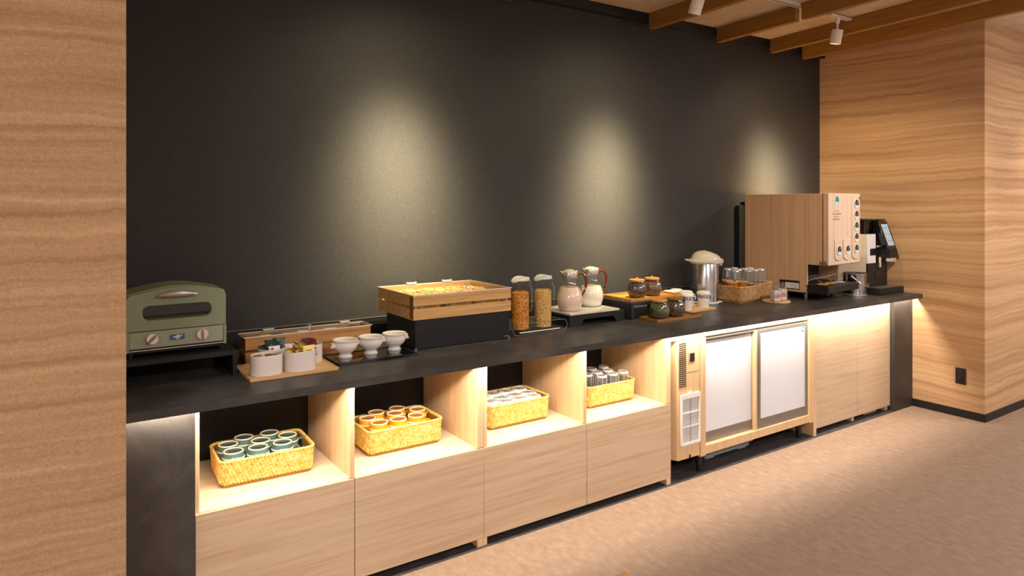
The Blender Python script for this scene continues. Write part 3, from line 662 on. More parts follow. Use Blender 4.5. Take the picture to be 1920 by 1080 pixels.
for sx in (-.088, .087):
    k = M(); k.x = Matrix.Translation((sx, -.001, .067)) @ Matrix.Rotation(PI/2, 4, 'X'); k.lathe([(0, 0), (.0205, 0), (.0205, .004), (.0195, .008), (0, .008)], 28)
    kb = obj('knob', k, 'chrome', o)
    g_ = M(); g_.x = k.x @ Matrix.Rotation(math.radians(-45 if sx < 0 else 0), 4, 'Z'); g_.box(-.0042, .0042, -.018, .018, .008, .016); obj('knob_grip', g_, 'steelg', kb, bevel=.001)
    mk = M()
    for i in range(11):
        a = math.radians(-40+26*i); mk.box(sx+.031*math.cos(a)-.003, sx+.031*math.cos(a)+.003, -.0016, -.001, .067+.027*math.sin(a)-.0005, .067+.027*math.sin(a)+.0005)
    obj('dial_marks', mk, 'dgrey', o)
bdg = obj('badge', M().prism(rrect(-.028, .024, .056, .077, .004, 3), 'y', -.003, -.001), 'blue', o, bevel=.0006, label='small blue badge with a white lamp mark')
lm = [(-.019, -.001), (-.012, .003), (-.006, .003), (-.003, .008), (.003, .008), (.006, .004), (.014, .007), (.016, .005), (.008, -.001), (.004, -.004), (.007, -.007), (-.007, -.009), (-.004, -.004)]
obj('badge_mark', M().prism([(x, .067+z) for x, z in lm], 'y', -.0036, -.003), 'white', bdg)
for sx in (-.16, .16):
    for sy in (.02, .19): obj('foot', M().cyl(sx, sy, 0, .021, .011, 16, .013), 'blackp', o)
obj('toaster_base', M().box(-.165, .165, .01, .21, .014, .0205), 'black', o)

# tea packet box with glass lid
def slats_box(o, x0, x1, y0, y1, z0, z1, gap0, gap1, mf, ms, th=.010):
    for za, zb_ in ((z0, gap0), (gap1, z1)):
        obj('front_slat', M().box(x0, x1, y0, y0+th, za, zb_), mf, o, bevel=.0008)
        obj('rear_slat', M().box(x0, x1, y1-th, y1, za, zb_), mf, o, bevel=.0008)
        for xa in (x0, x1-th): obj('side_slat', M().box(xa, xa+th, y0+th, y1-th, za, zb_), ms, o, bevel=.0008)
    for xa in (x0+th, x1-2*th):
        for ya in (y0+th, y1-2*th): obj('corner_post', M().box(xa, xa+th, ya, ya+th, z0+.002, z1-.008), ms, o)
o = thing('lidded_box', 'long wooden box of packets with a clear lid, behind the white canisters', 'box', (.688, 3.017, ZT))
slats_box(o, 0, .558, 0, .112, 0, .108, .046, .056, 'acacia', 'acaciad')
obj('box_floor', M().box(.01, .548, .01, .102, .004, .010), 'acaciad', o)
obj('lid', M().box(-.006, .562, -.004, .112, .1085, .1125), 'acryl', o, label='clear lid')
obj('lid_edge', M().ring([(-.007, -.005), (.563, -.005), (.563, .113), (-.007, .113)], [(-.0062, -.0042), (.5622, -.0042), (.5622, .1122), (-.0062, .1122)], 'z', .1085, .1125), 'whitep', o)
obj('lid_knob', M().lathe([(0, .1125), (.007, .1125), (.004, .117), (.004, .127), (.010, .129), (.010, .132), (0, .132)], 16, .285, .045), 'chrome', o)
for x in (.10, .45): obj('hinge', M().box(x, x+.045, .100, .116, .1125, .1165).tube([(x-.002, .108, .119), (x+.047, .108, .119)], .003, 8), 'chrome', o)
def packet(name, label, cat, loc, rz, tilt, m, w_=.055, h_=.05, group='tea packets in the wooden box'):
    k = M(); k.x = Matrix.Translation(loc) @ Matrix.Rotation(rz, 4, 'Z') @ Matrix.Rotation(tilt, 4, 'X')
    pr = [(-.5, 0), (-.5, .08), (-.44, .10), (-.47, .5), (-.44, .9), (-.5, .92), (-.5, 1), (.5, 1), (.5, .92), (.44, .9), (.47, .5), (.44, .1), (.5, .08), (.5, 0)]
    c0 = [(x*w_, z*h_) for x, z in pr]; n = len(c0)
    vs_ = [(x, -.001, z) for x, z in c0]+[(x, .001, z) for x, z in c0]+[(0, -.006, h_/2), (0, .006, h_/2)]
    fs = [(i, (i+1) % n, 2*n) for i in range(n)]+[(n+(i+1) % n, n+i, 2*n+1) for i in range(n)]+[(i, n+i, n+(i+1) % n, (i+1) % n) for i in range(n)]
    k.add(vs_, fs)
    return tag(obj(name, k, m), label, cat, group)
cols = [('gold_foil', 'packgold', 'gold'), ('y', 'packy', 'yellow'), ('g', 'packg', 'dark green'), ('w', 'packw', 'white'), ('w', 'packgold', 'golden'), ('w', 'packw', 'white'), ('r', 'red', 'red'), ('r', 'pink', 'pink'), ('w', 'packw', 'white'), ('g', 'tealp', 'green'), ('g', 'packg', 'dark green'), ('r', 'packred', 'dark red')]
for i, (_, mm, cn) in enumerate(cols):
    packet('tea_packet', f'{cn} tea packet in the long lidded box, {["first","second","third","fourth","fifth","sixth","seventh","eighth","ninth","tenth","eleventh","twelfth"][i]} from the left', 'packet', (.715+i*.040+(.03 if i else 0), 3.048+.010*(i % 2), .902+.003*(i % 3)), .25*math.sin(i*2.1), -.25, mm, .05, .052)
o = thing('white_dish', 'white dish rim under the clear lid at the left of the long box', 'dish', (.748, 3.082, .862)) if False else None

# light wood tray with four oval canisters
def tray(name, label, x0, x1, y0, y1, z0, h, th, m, lip=.008, r=.004):
    o = thing(name, label, 'tray', ((x0+x1)/2, (y0+y1)/2, z0)); a, b_ = (x1-x0)/2, (y1-y0)/2
    obj('tray_base', M().box(-a+lip*.5, a-lip*.5, -b_+lip*.5, b_-lip*.5, 0, th), m, o)
    if h > th: obj('tray_rim', M().ring(rrect(-a, a, -b_, b_, r, 3), rrect(-a+lip, a-lip, -b_+lip, b_-lip, max(r-lip, .001), 3), 'z', 0.0005, h), m, o, bevel=.0006)
    return o
tray('wooden_tray', 'light wooden tray under the white canisters near the toaster', .632, .978, 2.698, 2.967, ZT, .0125, .009, 'wtray', .005)
def stadium(w_, d_, n=10):
    r = d_/2; a = w_/2-r; out = []
    for i in range(n+1): t_ = -PI/2+PI*i/n; out.append((a+r*math.cos(t_), r*math.sin(t_)))
    for i in range(n+1): t_ = PI/2+PI*i/n; out.append((-a+r*math.cos(t_), r*math.sin(t_)))
    return out
def canister(label, loc, rz):
    o = thing('oval_canister', label, 'canister', loc, rz, 'white oval canisters on the light wooden tray')
    s1 = stadium(.122, .088); s2 = stadium(.115, .081)
    obj('canister_body', M().ring(s1, s2, 'z', .0, .078).prism(s2, 'z', 0.0005, .005), 'matteceramic', o, bevel=.0015)
    return o
cz = ZT+.0092
c0 = canister('white oval canister with brown packets, at the front left of the light tray', (.708, 2.762, cz), 0)
dup(c0, 'white oval canister with gold packets, at the front right of the light tray', (.840, 2.760, cz))
dup(c0, 'white oval canister with dark green packets, at the back left of the light tray', (.765, 2.868, cz))
dup(c0, 'white oval canister with dark red packets, at the back right of the light tray', (.903, 2.866, cz))
for i, (x, y, rz, tl, mm, z, lb) in enumerate([
    (.685, 2.760, .3, -.9, 'packgold', .898, 'brown packet on the left in the front left canister'), (.722, 2.757, -.4, -.8, 'packgold', .894, 'brown packet on the right in the front left canister'),
    (.735, 2.862, .5, -.5, 'packg', .905, 'dark green packet standing on the left in the back left canister'), (.757, 2.872, .1, -.3, 'packg', .918, 'tall dark green packet in the middle of the back left canister'), (.785, 2.868, -.3, -.2, 'packg', .922, 'dark green packet with shiny edge at the right of the back left canister'),
    (.765, 2.840, .15, -.25, 'packw', .896, 'white packet with a red stripe leaning on the back left canister rim'), (.815, 2.85, -.5, -.5, 'packw', .900, 'pale packet at the right end of the back left canister'),
    (.815, 2.758, .3, -.7, 'packgold', .905, 'amber packet at the left of the front right canister'), (.835, 2.768, -.3, -.35, 'packgold', .908, 'golden foil packet in the middle of the front right canister'), (.858, 2.765, .6, -.3, 'packgold', .912, 'folded golden packet behind the yellow one'),
    (.868, 2.732, .1, -.1, 'packy', .905, 'yellow printed packet hanging over the front right canister rim'), (.885, 2.765, -.2, -.8, 'packred', .897, 'brown-red packet at the right of the front right canister'),
    (.880, 2.866, .2, -.5, 'packred', .905, 'dark red packet at the left of the back right canister'), (.905, 2.870, -.2, -.4, 'packred', .910, 'dark red packet in the middle of the back right canister'), (.930, 2.866, .3, -.5, 'packred', .905, 'dark red packet at the right of the back right canister')]):
    p = packet('drink_packet', lb, 'packet', (x, y, z+.012), rz, tl-.15, mm, .050, .041, 'packets in the white canisters')
st = M(); st.x = Matrix.Translation((.765, 2.840, .908)) @ Matrix.Rotation(.15, 4, 'Z') @ Matrix.Rotation(-.25, 4, 'X'); st.box(-.018, -.008, -.0075, -.006, .006, .034)
pk = [x for x in bpy.data.objects if x.get('label', '').startswith('white packet with a red')][0]; s2_ = obj('red_stripe', st, 'red', pk)
st = M(); st.x = Matrix.Translation((.868, 2.732, .917)) @ Matrix.Rotation(.1, 4, 'Z') @ Matrix.Rotation(-.1, 4, 'X'); st.box(-.009, .009, -.0075, -.006, .012, .026)
pk = [x for x in bpy.data.objects if x.get('label', '').startswith('yellow printed')][0]; obj('packet_print', st, 'pink', pk)

# black tray with lion-head bowls
tray('black_tray', 'glossy black rectangular tray under the three white footed bowls', .997, 1.362, 2.758, 2.952, ZT, .012, .010, 'blackg', .004)
def bowl(label, loc, rz):
    o = thing('footed_bowl', label, 'bowl', loc, rz, 'white footed bowls on the black tray')
    obj('bowl_body', M().lathe([(0, 0), (.030, 0), (.031, .004), (.026, .010), (.024, .014), (.030, .020), (.044, .032), (.0515, .046), (.0525, .056), (.0495, .064), (.0505, .069), (.0555, .074), (.0545, .0765), (.0465, .072), (.0465, .060), (.046, .046), (.036, .028), (.018, .021), (0, .020)], 44), 'ceramic', o)
    for s in (-1, 1):
        k = M(); k.lathe([(0, -.013), (.007, -.010), (.0095, -.002), (.008, .006), (.004, .011), (0, .012)], 14, s*.057, 0, .056)
        k.lathe([(0, -.006), (.004, -.004), (.005, .002), (0, .006)], 10, s*.065, 0, .050)
        k.lathe([(0, -.004), (.0035, 0), (0, .005)], 8, s*.060, -.006, .066).lathe([(0, -.004), (.0035, 0), (0, .005)], 8, s*.060, .006, .066)
        obj('lion_head_lug', k, 'ceramic', o)
    return o
b0 = bowl('leftmost white lion-head footed bowl on the black tray', (1.070, 2.872, ZT+.0102), .15)
dup(b0, 'middle white lion-head footed bowl on the black tray', (1.190, 2.878, ZT+.0102), -.1)
dup(b0, 'rightmost white lion-head footed bowl, next to the wooden crate', (1.309, 2.892, ZT+.0102), -.15)

# crate on black riser
o = thing('black_riser', 'black box riser under the wooden bread crate', 'stand', (1.397, 2.856, ZT))
obj('riser_body', M().box(0, .52, 0, .32, .002, .1385), 'blackp', o, bevel=.0015)
obj('side_groove', M().box(-.0012, 0, .04, .30, .088, .094).box(-.0008, .03, -.0012, 0, .088, .094), 'blackg', o)
obj('riser_foot', M().box(-.002, .008, -.002, .008, 0, .01).box(.512, .522, -.002, .008, 0, .01), 'steelg', o)
obj('small_print', M().box(.49, .515, -.001, 0, .012, .0145), 'grille', o)
o = thing('bread_crate', 'oak slatted bread crate with clear hinged lid on the black riser', 'crate', (1.385, 2.852, .989))
slats_box(o, 0, .540, 0, .40, 0, .1125, .050, .063, 'oakcr', 'oakcr', .012)
for x in (0,): obj('corner_bracket', M().box(-.0015, .0, .0, .035, .004, .108).box(-.0015, 0.0, .0, -.0015, .004, .108), 'acaciad', o)
obj('crate_floor', M().box(.012, .528, .012, .388, .004, .012), 'oakcr', o)
obj('lid', M().box(-.002, .542, -.002, .402, .113, .117), 'acryl', o, label='clear lid')
obj('lid_edge', M().ring([(-.003, -.003), (.543, -.003), (.543, .403), (-.003, .403)], [(-.0018, -.0018), (.5418, -.0018), (.5418, .4018), (-.0018, .4018)], 'z', .113, .1165), 'whitep', o)
obj('lid_knob', M().lathe([(0, .117), (.007, .117), (.0045, .121), (.0045, .137), (.014, .139), (.014, .142), (0, .142)], 18, .318, .06), 'chrome', o)
for x in (.155, .365): obj('hinge', M().box(x, x+.05, .385, .405, .117, .121).tube([(x-.003, .396, .124), (x+.053, .396, .124)], .0035, 8).tube([(x-.004, .396, .124), (x+.002, .396, .124)], .006, 8).tube([(x+.048, .396, .124), (x+.054, .396, .124)], .006, 8), 'chrome', o)
for i, xa in enumerate((1.402, 1.572, 1.742)):
    lb = basket('bread_basket', ['small woven bread basket at the left inside the crate', 'small woven bread basket in the middle of the crate', 'small woven bread basket at the right inside the crate'][i], 'woven inserts in the bread crate', (xa+.079, 3.052, 1.002), .158, .350, .078, 'rattan', pitch=.005, rowh=.009)
    for j in range(6):
        bx, by = xa+.045+.068*(j % 2), 2.945+.107*(j//2)
        q = M(); q.lathe([(0, 0), (.022, .002), (.031, .012), (.030, .022), (.020, .031), (0, .034)], 16, fn=lambda a, jj, z: 1+.05*math.sin(3*a+jj), sy=1.35)
        q = obj('bread_roll', q, 'bread', loc=(bx, by, 1.053+.004*((i+j) % 3)))
        tag(q, f'golden bread roll in the {["left","middle","right"][i]} crate basket, {["front","middle","rear"][j//2]} {["left","right"][j%2]}', 'bread', 'bread rolls in the crate')

# acrylic stand with two cereal dispensers
o = thing('acrylic_stand', 'clear acrylic stand with curled ends under the cereal dispensers', 'stand', (0, 0, 0))
def stadium_loop(x0, x1, z0, z1, n=10):
    r = (z1-z0)/2; c = (z0+z1)/2; out = []
    for i in range(n+1): a = -PI/2+PI*i/n; out.append((x1-r+r*math.cos(a), c+r*math.sin(a)))
    for i in range(n+1): a = PI/2+PI*i/n; out.append((x0+r+r*math.cos(a), c+r*math.sin(a)))
    return out
obj('bent_sheet', M().ring(stadium_loop(1.948, 2.302, ZT+.002, .911), stadium_loop(1.951, 2.299, ZT+.005, .908), 'y', 2.873, 3.01), 'acryl', o)
obj('front_edge', M().ring(stadium_loop(1.948, 2.302, ZT+.002, .911), stadium_loop(1.9495, 2.3005, ZT+.0035, .9095), 'y', 2.871, 2.873), 'grille', o)
obj('foot_bar', M().box(1.992, 2.252, 2.868, 2.880, .862, .8665), 'whitep', o, bevel=.001, label='bright white front bar')
def dispenser(label, x, mm, fill):
    o = thing('cereal_dispenser', label, 'container', (x, 2.93, .868), 0, 'cereal containers on the acrylic stand')
    H = .262
    obj('clear_tube', M().lathe([(.0462, 0), (.0475, .004), (.0475, H), (.0460, H), (.0455, .006), (0, .005), (0, 0)], 36), 'acryl', o)
    body = M(); body.lathe([(0, .007), (.0445, .007), (.0448, fill*.5), (.0445, fill-.006), (.030, fill+.004), (0, fill)], 30, fn=lambda a, j, z: 1+(.0 if z < .2 else .03*math.sin(5*a)))
    core = obj('cereal', body, mm, o, label='cereal filling the tube')
    fl = M(); rnd = random.Random(int(x*100))
    for i in range(420):
        a = rnd.uniform(0, 2*PI); z = rnd.uniform(.012, fill); r = .0440 if z < fill-.004 else rnd.uniform(.005, .044); s = rnd.uniform(.0028, .0048)
        c = Vector((r*math.cos(a), r*math.sin(a), z)); mt = Matrix.Translation(c) @ Matrix.Rotation(a+rnd.uniform(-.4, .4), 4, 'Z') @ Matrix.Rotation(rnd.uniform(-.9, .9), 4, 'X')
        pts = [mt @ Vector(p) for p in ((-.0006, -s, -s*.5), (.0008, 0, -s*.8), (-.0006, s, -s*.4), (-.0004, s*.7, s*.6), (.0009, 0, s*.4), (-.0004, -s*.8, s*.5))]
        fl.add([tuple(p) for p in pts], [(0, 1, 4, 5), (1, 2, 3, 4)])
    obj('flake_pieces', fl, mm, core, kind='stuff')
    # swooping white lid
    ld = M(); vs_, fs = [], []; n = 32
    for i in range(n):
        a = 2*PI*i/n; zz = H+.006+.010*math.cos(a)*1.0-.006*math.cos(2*a)
        for r in (.0485, .044, .022): vs_.append((r*math.cos(a), r*math.sin(a), zz-.004 if r > .048 else (zz+.001 if r > .03 else H+.006)))
        vs_.append((.0485*math.cos(a), .0485*math.sin(a), H-.004))
    vs_.append((0, 0, H+.004)); c_ = len(vs_)-1
    for i in range(n):
        j = (i+1) % n; fs += [(4*i, 4*j, 4*j+1, 4*i+1), (4*i+1, 4*j+1, 4*j+2, 4*i+2), (4*i+2, 4*j+2, c_), (4*i+3, 4*j+3, 4*j, 4*i)]
    ld.add(vs_, fs); obj('lid', ld, 'whitep', o, label='white wavy lid')
    hd = M(); an = -.25
    def rp(r, z): return (r*math.cos(an), r*math.sin(an), z)
    hd.tube([rp(.047, H-.02), rp(.058, H-.035), rp(.064, H-.06), rp(.064, H-.15), rp(.060, H-.165), rp(.047, H-.165)], .0052, 8)
    hd.tube([rp(.047, H-.012), rp(.052, H-.010), rp(.056, H-.018)], .008, 10)
    obj('handle', hd, 'glass2', o); return o
dispenser('clear cereal container of corn flakes, the left of the pair', 2.036, 'flakes', .200)
dispenser('clear cereal container of granola, the right of the pair', 2.182, 'granola', .200)

# marble slab on low black stand, two pitchers
o = thing('marble_stand', 'pale marble slab on a low black stand under the milk pitchers', 'stand', (0, 0, 0))
obj('stand_frame', M().box(2.352, 2.758, 2.915, 3.24, .885, .9115).prism([(2.352, ZT), (2.43, ZT), (2.455, .886), (2.352, .886)], 'y', 2.915, 2.94).prism([(2.758, ZT), (2.70, ZT), (2.675, .886), (2.758, .886)], 'y', 2.915, 2.94)
    .box(2.352, 2.372, 2.94, 3.24, ZT, .886).box(2.738, 2.758, 2.94, 3.24, ZT, .886), 'black', o, bevel=.0012)
obj('marble_slab', M().box(2.360, 2.724, 2.918, 3.20, .912, .9225), 'marble', o, bevel=.0015)
def pitcher(label, loc, rz, mm, lev):
    o = thing('milk_pitcher', label, 'pitcher', loc, rz, 'milk pitchers on the marble slab')
    prof = [(.050, 0), (.062, .010), (.072, .035), (.0745, .065), (.069, .095), (.056, .125), (.044, .150), (.040, .170), (.0405, .190)]
    obj('glass_body', M().lathe([(0, 0)]+prof+[(.038, .190), (.0375, .170)], 44), 'glass', o)
    mp = [(r-.0012, z+.001) for r, z in prof if z < lev]
    rl = mp[-1][0]-(lev-mp[-1][1])*.4
    obj('milk', M().lathe([(0, .001)]+mp+[(rl, lev), (0, lev)], 44), mm, o)
    obj('collar', M().lathe([(.0425, .182), (.0450, .190), (.0475, .214), (.0455, .218), (.040, .214), (.0405, .182)], 36, close=True), 'chrome', o, label='chrome collar')
    obj('spout', M().prism([(-.034, .188), (-.060, .222), (-.054, .224), (-.036, .215)], 'y', -.012, .012), 'chrome', o, bevel=.003)
    obj('lid', M().lathe([(0, .210), (.040, .210), (.040, .217), (.030, .226), (.015, .231), (0, .232)], 32), 'creamp', o, label='pale domed lid')
    obj('lid_latch', M().box(.036, .050, -.007, .007, .210, .224), 'chrome', o, bevel=.002)
    obj('handle', M().tube([(.044, 0, .196), (.060, 0, .205), (.082, 0, .204), (.098, 0, .186), (.104, 0, .158), (.100, 0, .130), (.090, 0, .104), (.078, 0, .085), (.0735, 0, .070)], [.0065, .0065, .0075, .0078, .0078, .0075, .007, .006, .004], 10, flat=1.15), 'amber', o, label='amber resin handle')
    return o
pitcher('round glass pitcher of pinkish milk, the front left one with chrome collar', (2.436, 3.02, .9227), -.30, 'milktea', .132)
pitcher('round glass pitcher of white milk behind the pink one, chrome collar', (2.650, 3.085, .9227), -.25, 'milk', .118)

# riser with tea jars
o = thing('grey_riser', 'dark grey open riser under the upper bamboo tray of tea jars', 'stand', (0, 0, 0))
obj('riser_top', M().box(2.795, 3.245, 2.894, 3.20, .930, .949), 'dgrey', o, bevel=.0015)
obj('side_panel', M().box(2.795, 2.812, 2.894, 3.20, ZT, .930), 'dgrey', o, bevel=.001)
obj('side_panel', M().box(3.228, 3.245, 2.894, 3.20, ZT, .930), 'dgrey', o, bevel=.001)
tray('bamboo_tray', 'upper bamboo tray with low rim on the grey riser', 2.820, 3.255, 2.925, 3.170, .9492, .017, .005, 'bamboo', .007)
tray('brown_tray', 'lower brown wooden tray on the worktop in front of the grey riser', 2.850, 3.222, 2.741, 2.888, ZT, .017, .005, 'bambood', .007)
def jar(label, loc, mm, lid, rz=0):
    o = thing('tea_jar', label, 'jar', loc, rz, 'ribbed glass tea jars')
    ribs = lambda a, j, z: 1+.03*math.cos(14*a)*math.sin(PI*min(1, max(0, z/.097)))
    prof = [(.036, 0), (.047, .006), (.0565, .025), (.0590, .045), (.0565, .066), (.049, .086), (.0425, .097), (.042, .101)]
    obj('ribbed_glass', M().lathe([(0, 0)]+prof+[(.040, .101), (.040, .097)], 64, fn=ribs), 'glass', o)
    mp = [(r-.0025, z+.002) for r, z in prof if z < .087]
    obj('tea_leaves', M().lathe([(0, .003)]+mp+[(.038, .088), (0, .091)], 40, fn=lambda a, j, z: 1+.03*math.sin(7*a+j)+.02*math.sin(16*a)), mm, o, label='tea leaves filling the jar')
    obj('jar_lid', M().lathe([(0, .100), (.0455, .100), (.0465, .104), (.0455, .110), (0, .1105)], 32), lid, o)
    obj('lid_knob', M().tube([(-.012, 0, .110), (-.006, 0, .118), (.006, 0, .118), (.012, 0, .110)], .004, 8), lid, o)
    return o
jar('ribbed glass jar of black tea at the left of the upper tray', (2.962, 3.02, .9545), 'tea1', 'bamboo')
jar('ribbed glass jar of roasted tea at the right of the upper tray', (3.105, 3.035, .9545), 'tea2', 'bamboo', .5)
jar('ribbed glass jar of green tea at the left of the lower tray', (2.955, 2.830, ZT+.0052), 'tea3', 'bamboo', .2)
jar('ribbed glass jar of brown tea at the right of the lower tray', (3.090, 2.832, ZT+.0052), 'tea2', 'bambood', .7)

# lidded flower-band cups on a light tray
tray('cup_tray', 'light wooden board under the flower-banded cups', 3.262, 3.530, 2.888, 3.150, ZT, .012, .012, 'wtray', .004)
def bandcup(label, loc, rz):
    o = thing('banded_cup', label, 'cup', loc, rz, 'white lidded cups with flower bands')
    obj('cup_body', M().lathe([(0, 0), (.033, 0), (.034, .003), (.0375, .060), (.0385, .082), (.0365, .082), (.032, .006), (0, .005)], 36), 'ceramic', o)
    obj('flower_band', M().lathe([(.0369, .052), (.0388, .0775), (.0386, .0785), (.0367, .052)], 36, close=True), 'band', o, label='band of small blue and red flowers')
    obj('cup_lid', M().lathe([(0, .0825), (.041, .0825), (.0435, .086), (.0435, .093), (.040, .100), (.030, .105), (.014, .107), (0, .1075)], 36), 'ceramic', o)
    obj('handle', M().tube([(.036, 0, .072), (.050, 0, .082), (.061, 0, .078), (.060, 0, .064), (.050, 0, .044), (.040, 0, .024), (.035, 0, .015)], .0034, 8), 'ceramic', o)
    return o
c0 = bandcup('flower-banded white cup at the front left of its board, behind the brown tea jar', (3.305, 2.935, ZT+.0125), -.35)
for x, y, lab in ((3.468, 2.940, 'flower-banded white cup at the front right of its board, handle to the right'), (3.385, 3.010, 'flower-banded white cup in the middle of its board, behind the front pair'),
                  (3.305, 3.080, 'flower-banded white cup at the back left of its board'), (3.400, 3.105, 'flower-banded white cup at the back right of its board, nearest the air pot')):
    dup(c0, lab, (x, y, ZT+.0125), -.35)
c6 = dup(c0, 'white lidded cup between the tea jars and the board, almost hidden', (3.300-.0, 3.19, ZT+.0002), -.35)

# air pot
o = thing('air_pot', 'steel air pot with cream lid and carrying ring', 'air pot', (3.715, 3.14, ZT))
obj('pot_base', M().lathe([(0, 0), (.098, 0), (.100, .006), (.096, .012), (0, .012)], 40), 'whitep', o)
obj('steel_body', M().lathe([(.0925, .012), (.0935, .02), (.0935, .265), (.090, .272), (0, .272)], 48), 'steel', o)
lidm = M(); n = 40; prof = [(.094, .266), (.099, .270), (.100, .292), (.096, .297), (.089, .299), (.084, .316), (.068, .337), (.042, .350), (.0, .355)]
vs_, fs = [], []
for i in range(n):
    a = 2*PI*i/n
    for r, z in prof:
        ex = 1+.30*max(0, math.cos(a))**3*(r/.099); zz = z-(.012*max(0, math.cos(a))**3*(z-.27)/.09 if z > .3 else 0); vs_.append((r*ex*math.cos(a), r*math.sin(a), zz))
L_ = len(prof)
for i in range(n):
    j = (i+1) % n
    for k in range(L_-1): fs.append((i*L_+k, j*L_+k, j*L_+k+1, i*L_+k+1))
fs.append(tuple(i*L_ for i in range(n))[::-1]); lidm.add(vs_, fs)
lid = obj('pot_lid', lidm, 'creamp', o, label='cream domed lid with spout')
obj('spout', M().lathe([(0, .250), (.010, .250), (.013, .272), (0, .272)], 14, .112, 0), 'creamp', lid)
obj('carry_ring', M().tube([(.115*math.cos(a)-.015, .110*math.sin(a), .290-.012*abs(math.cos(a/2))) for a in [math.radians(70+220*i/22) for i in range(23)]], .0055, 8), 'creamp', o)
obj('front_foot', M().box(.06, .115, -.03, .03, 0, .010), 'whitep', o, bevel=.004)
o.rotation_euler = (0, 0, math.radians(-30))

# brown baskets with orange mugs and glasses
gb2 = 'brown woven baskets on the worktop'
basket('wicker_basket', 'brown woven basket holding orange mugs, right beside the air pot', gb2, (3.965, 3.065, ZT), .265, .225, .112, 'rattanb', math.radians(6), skew=2, pitch=.0046, rowh=.009)
basket('wicker_basket', 'brown woven basket crowded with upturned glasses, against the drinks dispenser', gb2, (4.215, 3.155, ZT), .215, .27, .112, 'rattanb', math.radians(6), skew=2, pitch=.0046, rowh=.009)
for i, (x, y, lb) in enumerate([(3.885, 3.045, 'front left'), (3.965, 3.03, 'front middle'), (3.935, 3.125, 'back')]):
    t = thing('orange_mug', f'orange-brown stacked mug with pale rim, {lb} in the brown basket beside the air pot', 'mug', (x, y, ZT+.010), i*1.3, 'orange mugs in the brown basket')
    obj('mug_body', M().lathe([(.036, 0), (.040, .004), (.0405, .090), (.037, .094), (.0365, .110), (.040, .114), (.040, .126), (.038, .128), (.033, .128), (.033, .120), (0, .119)], 30), 'orange', t)
    obj('foot_ring', M().lathe([(.0335, .124), (.034, .1295), (.0385, .1295), (.039, .124)], 30, close=True), 'tan', t)
posG2 = [(4.13, 3.10, 'front left', 0), (4.205, 3.10, 'front middle', 0), (4.275, 3.10, 'front right', 0), (4.130, 3.185, 'back left', .0), (4.205, 3.19, 'back middle', .0), (4.275, 3.19, 'back right', .0), (4.045, 3.145, 'left edge', .0), (4.10, 3.255, 'rear left', 0), (4.19, 3.265, 'rear', 0)]
p0 = None
for i, (x, y, lb, dz) in enumerate(posG2):
    lab = f'tall clear upturned tumbler at the {lb} of the brown basket by the dispenser'
    loc = (x, y, ZT+.012)
    if p0 is None: p0 = tumbler('glass_tumbler', lab, 'clear tumblers in the brown basket', loc, .190, .041, .029)
    else: dup(p0, lab, loc, i*.5)

# sugar jars on a round board
o = thing('round_board', 'round light wooden board under the sugar jars', 'board', (4.125, 2.868, ZT))
obj('board', M().lathe([(0, 0), (.088, 0), (.092, .005), (.092, .010), (.088, .013), (0, .013)], 44), 'wtray', o)
def sugar(label, loc, rz):
    o = thing('sugar_jar', label, 'jar', loc, rz, 'square sugar jars on the round board')
    obj('glass_box', M().ring(rrect(-.031, .031, -.031, .031, .006, 3), rrect(-.029, .029, -.029, .029, .005, 3), 'z', 0, .082).box(-.029, .029, -.029, .029, 0, .003), 'glass', o)
    obj('glass_shoulder', M().lathe([(.036, .080), (.038, .084), (.036, .089), (.028, .092), (.024, .106), (.027, .110), (.018, .116), (0, .117)], 20), 'glass2', o)
    sp = M()
    for k in range(5): sp.box(-.024+.004*(k % 2), .026, -.022+k*.010, -.0155+k*.010, .004, .072)
    s_ = obj('sugar_sticks', sp, 'packw', o, bevel=.001, label='white sugar packets')
    obj('packet_print', M().box(-.020, .021, -.0232, -.0222, .024, .048), 'pink', s_)
    obj('yellow_print', M().box(-.008, .012, -.0238, -.0233, .044, .056), 'yellow', s_)
    return o
sugar('left square sugar jar on the round wooden board, packets with pink print', (4.075, 2.838, ZT+.0132), -.35)
sugar('right square sugar jar on the round wooden board, packets with pink print', (4.165, 2.855, ZT+.0132), -.35)

# drinks dispenser
W, D, H = .452, .645, .745
o = thing('drinks_dispenser', 'large wood-print drinks dispenser with seven round push levers', 'drinks dispenser', (4.40, 2.655, ZT), math.radians(4))
obj('housing', M().prism([(.045, .249), (.045, H-.003), (D, H-.003), (D, .05), (.154, .05), (.154, .249)], 'x', 0, .014)
    .prism([(.045, .249), (.045, H-.003), (D, H-.003), (D, .05), (.154, .05), (.154, .249)], 'x', W-.014, W).box(.014, W-.014, .045, D, H-.016, H-.003).box(.014, W-.014, .045, .30, .249, .262), 'dwood', o, bevel=.001)
obj('recess_panel', M().box(.014, W-.014, .30, .31, .05, .25), 'dgrey', o); obj('recess_lower', M().box(.02, W-.02, .285, .30, .05, .145), 'steelg', o)
obj('rear_block', M().box(.014, W-.014, .32, D, .05, .24), 'blackp', o)
obj('corner_edge', M().box(-.0008, .010, .152, .156, .052, .247), 'oakf', o)
obj('door_gap', M().box(.004, W-.004, .038, .045, .252, H-.004), 'blackp', o)
fr = obj('front_door', M().prism([(0, .252), (.0, H), (.038, H), (.038, .275), (.012, .245)], 'x', 0, W), 'dfront', o, bevel=.002, label='pale wood-print front door')
obj('door_side', M().box(-.0008, 0.0, .003, .037, .285, H-.004), 'dwood', o)
obj('hinge_bracket', M().prism([(.004, .250), (.038, .250), (.036, .280), (.016, .280)], 'x', -.003, 0).box(-.003, 0, .040, .060, .252, .275), 'steelg', o)
